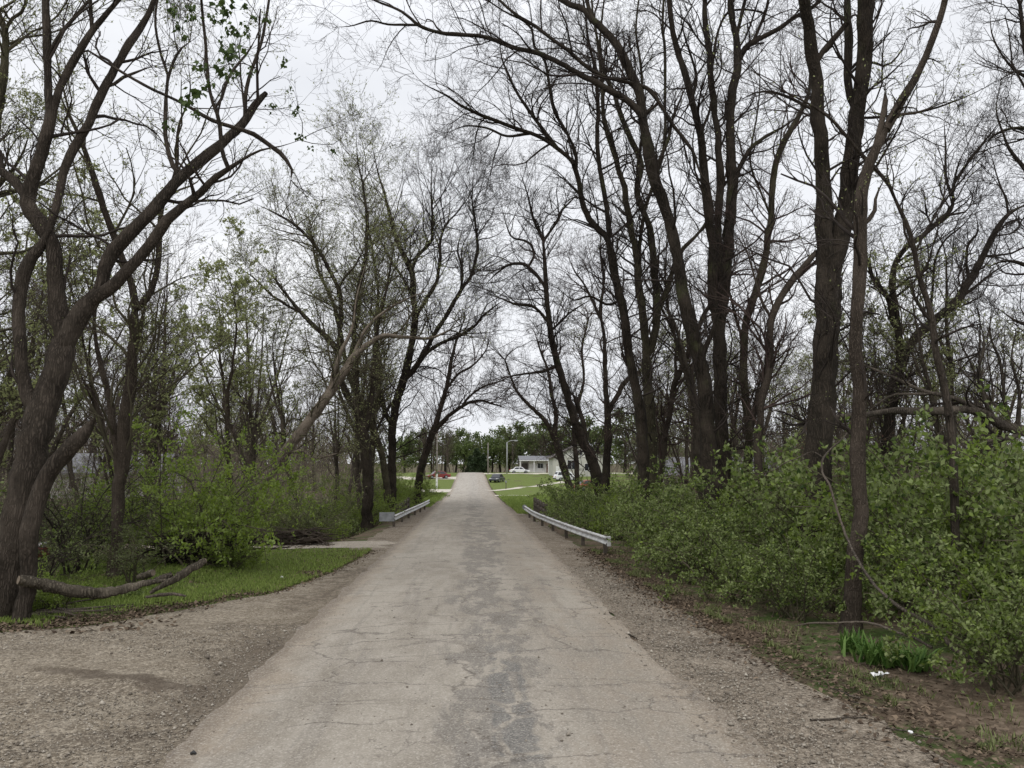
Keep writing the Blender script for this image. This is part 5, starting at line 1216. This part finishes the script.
wall_box(h1, 'wall', M['siding_white'], 2.0, 10.5, 0, 8, -.3, 2.8)
wall_box(h1, 'porch_wall', M['siding_cream'], 0, 2.0, 1.5, 8, -.3, 2.7)
m = MB(); m.box(-.5, 11, -1.6, 0, 2.8, 3.0); m.build('porch_roof', M['white_paint'], h1, .02)
for xx in (-.2, 3.2, 6.8, 10.6): m = MB(); m.box(xx - .09, xx + .09, -1.5, -1.32, -.3, 2.8); m.build('post', M['white_paint'], h1)
gable_x(h1, M['shingle'], -.1, 10.5, -.1, 8.1, 3.02, .9)
window(h1, 4.2, 5.6, 0, 1.0, 2.2); window(h1, 8.2, 9.6, 0, 1.0, 2.2)
m = MB(); m.box(6.4, 7.3, -.05, .02, -.1, 2.1); d_ = m.build('door', M['brick'], h1); m = MB(); m.box(7.12, 7.18, -.10, -.05, .95, 1.05); m.build('handle', M['galv'], d_)
m = MB(); m.box(.2, 1.8, 1.42, 1.52, -.1, 2.2); m.build('garage_door', M['shingle_brown'], h1)
x0 = XX(553, 160); h2 = thing('house', 'tall cream house with a wide gable and dark window behind the white van-like car', 'house', (x0, 160, htf(x0, 160)))
wall_box(h2, 'wall', M['siding_cream'], 0, 11, 0, 9, -.3, 3.9); gable_y(h2, M['shingle_brown'], 0, 11, 0, 9, 3.9, 2.6, .5, M['siding_white'])
window(h2, 3.0, 4.8, 0, 1.5, 3.3); window(h2, 6.6, 8.2, 0, 1.2, 2.6); window(h2, 4.9, 6.1, 0, 4.4, 5.3)
m = MB(); m.box(.6, 1.5, -.05, .02, -.1, 2.1); m.build('door', M['white_paint'], h2)
x0 = XX(652, 100); h3 = thing('house', 'long low house with a grey shingle roof seen between the trunks on the right', 'house', (x0, 100, htf(x0, 100)))
wall_box(h3, 'wall', M['brick'], 0, 17, 0, 9, -.5, 2.6); gable_x(h3, M['shingle'], 0, 17, 0, 9, 2.6, 2.0, .6, M['siding_cream'])
window(h3, 1.5, 3.2, 0, .9, 2.1); window(h3, 5.5, 8.0, 0, .9, 2.1); window(h3, 12.5, 14.2, 0, .9, 2.1)
m = MB(); m.box(9.6, 10.6, -.05, .02, -.2, 2.1); m.build('door', M['white_paint'], h3)
x0 = XX(52, 92); h4 = thing('house', 'pale grey house glimpsed through the woods at far left', 'house', (x0, 92, htf(x0, 92)))
wall_box(h4, 'wall', M['siding_cream'], 0, 12, 0, 8, -.5, 2.8); gable_x(h4, M['shingle'], 0, 12, 0, 8, 2.8, 2.0, .5, M['siding_cream'])
window(h4, 2, 3.4, 0, .9, 2.1); window(h4, 7.8, 9.4, 0, .9, 2.1); m = MB(); m.box(5, 6, -.05, .02, -.2, 2.1); m.build('door', M['white_paint'], h4)

# ------------------------------------------------------------------ logs, branches and brush on the ground
def log(name, label, cat, pts, mat, cut=(True, True), seed=0, sides=14, group=None):
    """pts: (px, py, width px, Y) centre line"""
    rng = np.random.default_rng(seed); C_ = np.array([P(p[0], p[1], p[3]) for p in pts]); R_ = np.array([p[2] * p[3] / F_PX / 2 * .74 for p in pts])
    c = catmull(C_, 6); r = np.interp(np.linspace(0, len(pts) - 1, len(c)), range(len(pts)), R_)
    o = thing(name, label, cat, C_[0], 0, group); q = c - C_[0]; q[1:-1] += rng.normal(size=(len(q) - 2, 3)) * r[1:-1, None] * .1
    V_, F_, T_ = bark_tube(rng, q, r, sides, .11, True); link('stem', mesh('stem', V_, [F_, T_], mat, True), o)
    for e, (a, b_) in zip(cut, ((q[0], q[1]), (q[-1], q[-2]))):
        if e:
            rr = .93 * (r[0] if a is q[0] or np.allclose(a, q[0]) else r[-1]) * .9; d = nrm(a - b_); m = MB(); m.tube([tuple(a + d * .002), tuple(a + d * .015)], rr, 14); m.build('cut_end', M['cut_wood'], o)
    return o
log('fallen_log', 'long bark-covered log lying beside the foot of the big left tree', 'log', [(19, 580, 13, 15.9), (38, 583, 15, 16.1), (60, 588, 15.5, 16.3), (85, 592, 15, 16.5), (108, 592, 13, 16.7), (128, 588, 11, 16.9), (146, 583, 8, 17.1), (160, 581, 5, 17.3), (170, 580, 3, 17.4)], M['log_bark'], (True, False), 1)
log('fallen_log', 'straight log propped up at an angle at the right end of the log heap', 'log', [(150, 593, 4, 16.9), (165, 584, 8, 17.0), (175, 579, 10, 17.1), (190, 570, 10, 17.3), (205, 561, 8, 17.5)], M['log_bark'], (False, True), 2)
log('log_piece', 'broken length of branch lying under the propped log', 'log', [(146, 597, 3, 16.6), (160, 595, 4.5, 16.6), (174, 594, 4, 16.6), (186, 596, 2.5, 16.6)], M['dead_wood'], (False, False), 8)
log('log_piece', 'short cut log chunk with a pale end on the log heap', 'log', [(139, 577, 8, 17.9), (146, 575, 9, 17.9), (153, 573, 9, 17.8)], M['log_bark'], (False, True), 3)
log('log_piece', 'short grey log chunk right of the pale-ended one', 'log', [(156, 580, 7, 17.9), (164, 577, 7, 17.9), (172, 574, 6, 18.0)], M['dead_wood'], (False, False), 4)
log('dead_branch', 'long thin dead branch lying below the right bushes', 'branch', [(795, 626, 1.5, 12.2), (812, 623, 2.4, 12.0), (835, 623, 2.6, 11.9), (860, 622, 3, 11.7), (878, 625, 3.4, 11.5), (896, 632, 3.6, 11.2), (912, 637, 3.8, 10.9), (932, 648, 4, 10.6)], M['dead_wood'], (False, False), 5, 8)
log('dead_branch', 'pale dead branch slanting down through the bushes in front of the thick right trunks', 'branch', [(850, 430, 1.8, 14.6), (841, 440, 2.2, 14.4), (828, 452, 2.6, 14.2), (822, 462, 2.8, 14.1), (823, 474, 2.8, 14.0), (829, 484, 3, 13.8), (838, 512, 3, 13.6), (850, 545, 3.4, 13.2), (872, 582, 4, 12.2), (898, 606, 4.6, 11.4), (925, 622, 5, 11.0), (942, 634, 5.4, 10.8), (955, 650, 6, 10.6), (985, 664, 6, 10.4)], M['dead_wood'], (False, False), 6, 8)
log('dead_branch', 'thin crooked pale twig reaching left across the thick right trunk', 'branch', [(824, 458, 2, 14.2), (812, 452, 1.8, 14.4), (798, 458, 1.6, 14.5), (785, 463, 1.5, 14.6), (774, 470, 1.3, 14.8), (752, 476, 1, 15)], M['dead_wood'], (False, False), 7, 6)
def brush_pile(label, px, py, w, h, n, seed, mat):
    c = G(px, py); rng = np.random.default_rng(seed); o = thing('brush_pile', label, 'brush pile', c); K = n; m = 5
    Pn = np.zeros((K, m, 3)); Pn[:, 0] = rng.uniform(-1, 1, (K, 3)) * [w * .42, .5, 0] + [0, 0, .05] + np.stack([np.zeros(K), np.zeros(K), rng.random(K) * h], 1)
    d = nrm(rng.normal(size=(K, 3)) * [1, .6, .22]); L = rng.uniform(.5, 1.8, K)
    for k in range(1, m): d = nrm(d + rng.normal(size=(K, 3)) * .15); Pn[:, k] = Pn[:, k - 1] + d * (L / 4)[:, None]
    Pn[:, :, 2] = np.clip(Pn[:, :, 2], .03, h * 1.2); Rn = rng.uniform(.012, .045, K)[:, None] * np.linspace(1, .4, m)[None]
    v, f = tubes_arr(Pn, Rn, 5); link('sticks', mesh('sticks', v, [f], mat), o)
brush_pile('heap of reddish dead brush at the back of the grass verge', 292, 545, 2.6, .5, 160, 1, M['bark_brown'])
brush_pile('dark heap of dead branches in the brush behind the logs', 205, 566, 2.8, .8, 200, 2, M['bark_dark'])
brush_pile('loose grey sticks at the foot of the big left tree', 28, 615, 1.6, .08, 40, 3, M['dead_wood'])

# ------------------------------------------------------------------ grass, weeds, leaves and stones
def blades(name, label, cat, seed, n, sampler, h, w, mat, lean=.5, kind='stuff', parent=None):
    rng = np.random.default_rng(seed); x, y = sampler(rng, n); n = len(x); z = ht(x, y); az = rng.uniform(0, 6.28, n); H_ = h * rng.uniform(.45, 1.25, n); ln = lean * rng.uniform(.2, 1.2, n)
    b = np.stack([x, y, z - .01], 1); s = np.stack([-np.sin(az), np.cos(az), np.zeros(n)], 1) * (w / 2); o_ = np.stack([np.cos(az), np.sin(az), np.zeros(n)], 1)
    m1 = b + o_ * (H_ * ln * .35)[:, None] + np.stack([0 * x, 0 * x, H_ * .6], 1); t = b + o_ * (H_ * ln)[:, None] + np.stack([0 * x, 0 * x, H_], 1)
    V = np.stack([b - s, b + s, m1 + s * .8, m1 - s * .8, t], 1).reshape(-1, 3); i = np.arange(n)[:, None] * 5
    o = link(name, mesh(name, V, [i + np.array([[0, 1, 2, 3]]), i + np.array([[3, 2, 4]])], mat, False, np.repeat(rng.random(n), 5)), parent)
    if parent is None: tag(o, label, cat, None, kind)
    return o
def verge_s(rng, n):
    y = 30.6 - (30.6 - 13.6) * rng.random(n) ** .7; xr = np.array([min(PULL(v), -3.7) for v in y]); x = xr - .05 - rng.random(n) ** 1.15 * np.clip(3.2 + (y - 15) * .55, 3, 9)
    dn = wob(x, y, 1.3) + .9 * rng.random(n) + .5 * smooth(16.5, 21, y); k = dn + .55 * smooth(0, 1.6, xr - x) + .25 * smooth(20, 25, y) - .5 * (1 - smooth(16.5, 19, y)) > .80; return x[k], y[k]
blades('grass', 'bright green grass of the verge left of the road', 'grass', 51, 80000, verge_s, .105, .02, M['grass'])
def edge_s(rng, n):
    y = rng.uniform(8.2, 30, n); base = np.interp(y, [8, 12, 16, 20, 28], [5.4, 5.0, 4.7, 4.4, 4.5]); x = base + rng.exponential(.5, n)
    k = (wob(x * 2, y, 1.7, 3) > .15) ; return x[k], y[k]
blades('grass', 'thin tufts of grass along the foot of the right bushes', 'grass', 52, 13000, edge_s, .10, .014, M['grass_dull'], 1.0)
blades('grass', 'short grass between the road and the far end of the right guardrail', 'grass', 53, 16000, lambda r, n: (lambda y: (3.35 + (r.random(n) ** 1.0) * np.interp(y, [55, 66, 95], [1.2, 3.5, 9]), y))(r.uniform(56, 95, n)), .16, .04, M['grass'])
blades('grass', 'strip of grass along the road behind the left guardrail', 'grass', 54, 9000, lambda r, n: (-3.4 - r.random(n) * 2.5, r.uniform(66, 104, n)), .16, .04, M['grass'])
def lily(label, px, py, s, seed):
    c = G(px, py); o = thing('daylily_clump', label, 'plant', c); o0 = c; rng = np.random.default_rng(seed); n = 110; m = 6
    az = rng.uniform(0, 6.28, n); L = s * rng.uniform(.5, 1.0, n); base = rng.normal(size=(n, 2)) * s * .28; V = []; Fc = []; T = []
    for i in range(n):
        d = np.array([cos(az[i]), sin(az[i])]); q = np.array([-d[1], d[0]]); k0 = len(V); tt = rng.random(); spread = rng.uniform(.35, .95)
        for k in range(m):
            u = k / (m - 1); r = L[i] * spread * u; z = L[i] * (1.35 * u - .95 * u * u * spread); wd = .018 * (1 - u ** 2) + .003
            p_ = base[i] + d * r; V += [(*(p_ - q * wd), z), (*(p_ + q * wd), z)]; T += [tt, tt]
        for k in range(m - 1): Fc.append((k0 + 2 * k, k0 + 2 * k + 1, k0 + 2 * k + 3, k0 + 2 * k + 2))
    link('leaves', mesh('leaves', np.array(V), [np.array(Fc)], M['lily'], False, T), o)
lily('clump of long strap-shaped green leaves just above the white scrap', 880, 664, .5, 1)
lily('clump of strap-shaped green leaves right of the white scrap', 914, 668, .46, 2)
lily('small clump of strap-shaped leaves left of the white scrap', 856, 652, .4, 3)
lily('leafy clump of strap-shaped plants at the back right of the grass verge', 232, 560, .55, 4)
def weed(label, px, py, s, seed, mat='leaf_bright'):
    c = G(px, py); o = thing('weed', label, 'weed', c); rng = np.random.default_rng(seed); pts = rng.normal(size=(420, 3)) * [s * .5, s * .4, s * .3]; pts[:, 2] = np.abs(pts[:, 2]) + .02
    v, f, t_ = leaf_quads(rng, pts, .07, .6, .6); link('leaves', mesh('leaves', v, [f], M[mat], False, t_), o)
    st = np.zeros((40, 4, 3)); tip = pts[rng.integers(0, 420, 40)]
    for k in range(4): st[:, k] = tip * (k / 3) * [1, 1, 1] * [.6 + .4 * k / 3, .6 + .4 * k / 3, 1]
    v, f = tubes_arr(st, np.full((40, 4), .004), 3); link('stems', mesh('stems', v, [f], M['twig_olive']), o)
weed('bright green leafy weed growing in front of the long log', 73, 603, .35, 1)
weed('low green weed in front of the middle of the long log', 98, 602, .28, 2)
weed('low broad-leaved weed beside the logs at the verge edge', 135, 598, .22, 3, 'leaf')
def litter_s(rng, n):
    y = rng.uniform(7.2, 30, n); base = np.interp(y, [8, 12, 16, 20, 28], [5.0, 4.6, 4.3, 4.1, 4.2]); x = base + rng.normal(0, .32, n) + rng.exponential(.6, n) * .9; return x, y
def flakes(name, label, cat, seed, n, sampler, size, mat):
    rng = np.random.default_rng(seed); x, y = sampler(rng, n); n = len(x); z = ht(x, y) + .012 + rng.random(n) * .02; c = np.stack([x, y, z], 1)
    a = rng.uniform(0, 6.28, n); tl = rng.normal(size=(n, 2)) * .3; u = np.stack([np.cos(a), np.sin(a), tl[:, 0]], 1); v = np.stack([-np.sin(a), np.cos(a), tl[:, 1]], 1); L = (size * rng.uniform(.5, 1.3, n))[:, None]
    V = np.stack([c - u * L * .5, c + v * L * .32 + [0, 0, .012], c + u * L * .5, c - v * L * .32 + [0, 0, .012]], 1).reshape(-1, 3)
    o = link(name, mesh(name, V, [np.arange(n * 4).reshape(n, 4)], mat, False, np.repeat(rng.random(n) ** 1.6, 4))); tag(o, label, cat, None, 'stuff')
flakes('leaves', 'dry brown fallen leaves along the foot of the right bushes', 'leaf litter', 61, 8000, litter_s, .075, M['litter'])
flakes('leaves', 'dry brown leaves and bark along the edge of the left verge', 'leaf litter', 62, 14000, lambda r, n: (lambda y: (np.array([PULL(v) for v in y]) - .1 + r.normal(0, .25, n) - r.exponential(.9, n), y))(13.9 + 16 * r.random(n) ** 1.4), .07, M['litter'])
flakes('leaves', 'fallen leaves covering the floor of the left woods', 'leaf litter', 63, 14000, lambda r, n: (lambda y: (-r.random(n) ** .8 * .6 * y - 5.5, y))(r.uniform(15, 50, n)), .12, M['litter'])
def stones(label, seed, n, sampler, size):
    rng = np.random.default_rng(seed); x, y = sampler(rng, n); n = len(x); s = size * rng.lognormal(0, .45, n); c = np.stack([x, y, ht(x, y) + s * .25 + .006], 1)
    base = np.array([(1, 0, 0), (0, 1, 0), (-1, 0, 0), (0, -1, 0), (0, 0, .75), (0, 0, -.75)], float); sc = rng.uniform(.6, 1.3, (n, 1, 3)); a = rng.uniform(0, 6.28, n); ca, sa = np.cos(a), np.sin(a)
    B = base[None] * sc + rng.normal(size=(n, 6, 3)) * .16; Xr = B[..., 0] * ca[:, None] - B[..., 1] * sa[:, None]; Yr = B[..., 0] * sa[:, None] + B[..., 1] * ca[:, None]
    V = np.stack([Xr, Yr, B[..., 2]], -1) * (s / 2)[:, None, None] + c[:, None]
    f = np.array([(0, 1, 4), (1, 2, 4), (2, 3, 4), (3, 0, 4), (1, 0, 5), (2, 1, 5), (3, 2, 5), (0, 3, 5)]); F_ = (np.arange(n)[:, None, None] * 6 + f[None]).reshape(-1, 3)
    o = link('gravel', mesh('gravel', V.reshape(-1, 3), [F_], M['stone'], False, np.repeat(rng.random(n), 6))); tag(o, label, 'gravel', None, 'stuff')
stones('loose stones of the gravel pull-out left of the road', 71, 26000, lambda r, n: (lambda y: (-3.15 - r.random(n) ** 1.1 * 5.2 * np.clip((y) / 9, .6, 1.3), y))(4.5 + 10.5 * r.random(n) ** 1.1), .017)
stones('loose stones along the right edge of the road', 72, 16000, lambda r, n: (lambda y: (np.clip(3.5 + r.normal(0, .5, n), 2.6, 5.2), y))(5 + 19 * r.random(n) ** 1.3), .018)
stones('grit scattered over the worn road surface', 73, 5000, lambda r, n: (r.uniform(-3, 3, n), 4.5 + 12 * r.random(n) ** 1.4), .014)
# fallen twigs on the litter
def sticks(label, spots, mat='dead_wood'):
    for i, (px, py, L, a, lab) in enumerate(spots):
        c = G(px, py); o = thing('twig', lab, 'twig', c); rng = np.random.default_rng(i); n = 6; q = np.array([(cos(a) * L * t, sin(a) * L * t, .02 + .01 * sin(t * 6)) for t in np.linspace(-.5, .5, n)]) + rng.normal(size=(n, 3)) * [.02, .02, .004]
        V_, F_, T_ = bark_tube(rng, q, np.linspace(.014, .007, n), 6, .1, True); link('stick', mesh('stick', V_, [F_, T_], M[mat], True), o)
sticks('', [(868, 712, .5, 2.2, 'pale bent twig lying just below the white scrap'), (838, 722, .7, .1, 'dark twig lying at the gravel edge below the pale bent one'), (845, 695, .45, 2.0, 'short grey twig lying left of the white scrap'), (912, 742, .5, 2.4, 'reddish twig on the dirt at the bottom right')])
c = G(880, 682); sc_ = thing('paper_scrap', 'crumpled white paper scrap on the ground below the right bushes', 'paper', c)
rng = np.random.default_rng(9); gx_ = np.linspace(-.11, .11, 8); gy_ = np.linspace(-.07, .07, 6); A_, B_ = np.meshgrid(gx_, gy_); Z_ = .03 + rng.random(A_.shape) * .055
V = np.stack([A_ + rng.normal(size=A_.shape) * .01, B_ + rng.normal(size=A_.shape) * .01, Z_], -1).reshape(-1, 3); ii = np.arange(5)[:, None] * 8 + np.arange(7)[None]
link('sheet', mesh('sheet', V, [np.stack([ii, ii + 1, ii + 9, ii + 8], -1).reshape(-1, 4)], M['paper']), sc_)
for px, py, s, lab in ((282, 580, .05, 'tiny white litter speck at the edge of the left verge'), (911, 742, .03, 'tiny pale pebble-like scrap on the dirt at lower right'), (269, 543, .09, 'small white litter bag at the back of the left verge')):
    c = G(px, py); m = MB(); rr = np.random.default_rng(int(px)); pts = rr.normal(size=(14, 3)); pts /= np.linalg.norm(pts, axis=1)[:, None]
    m.tube([(-s, 0, s * .4), (-s * .4, s * .2, s * .9), (s * .5, -.1 * s, s * .8), (s, 0, s * .3)], [s * .3, s * .7, s * .6, s * .2], 7); o = m.build('litter_scrap', M['paper']); o.location = c; tag(o, lab, 'litter')
c = G(193, 757); m = MB(); m.tube([(-.03, 0, .012), (.0, .012, .025), (.03, 0, .012)], [.012, .02, .01], 8); o = m.build('bottle_cap', M['black_plastic'], None, 0, True); o.location = (c[0], c[1], c[2] + .012); tag(o, 'small black scrap lying on the road at the lower left', 'litter')
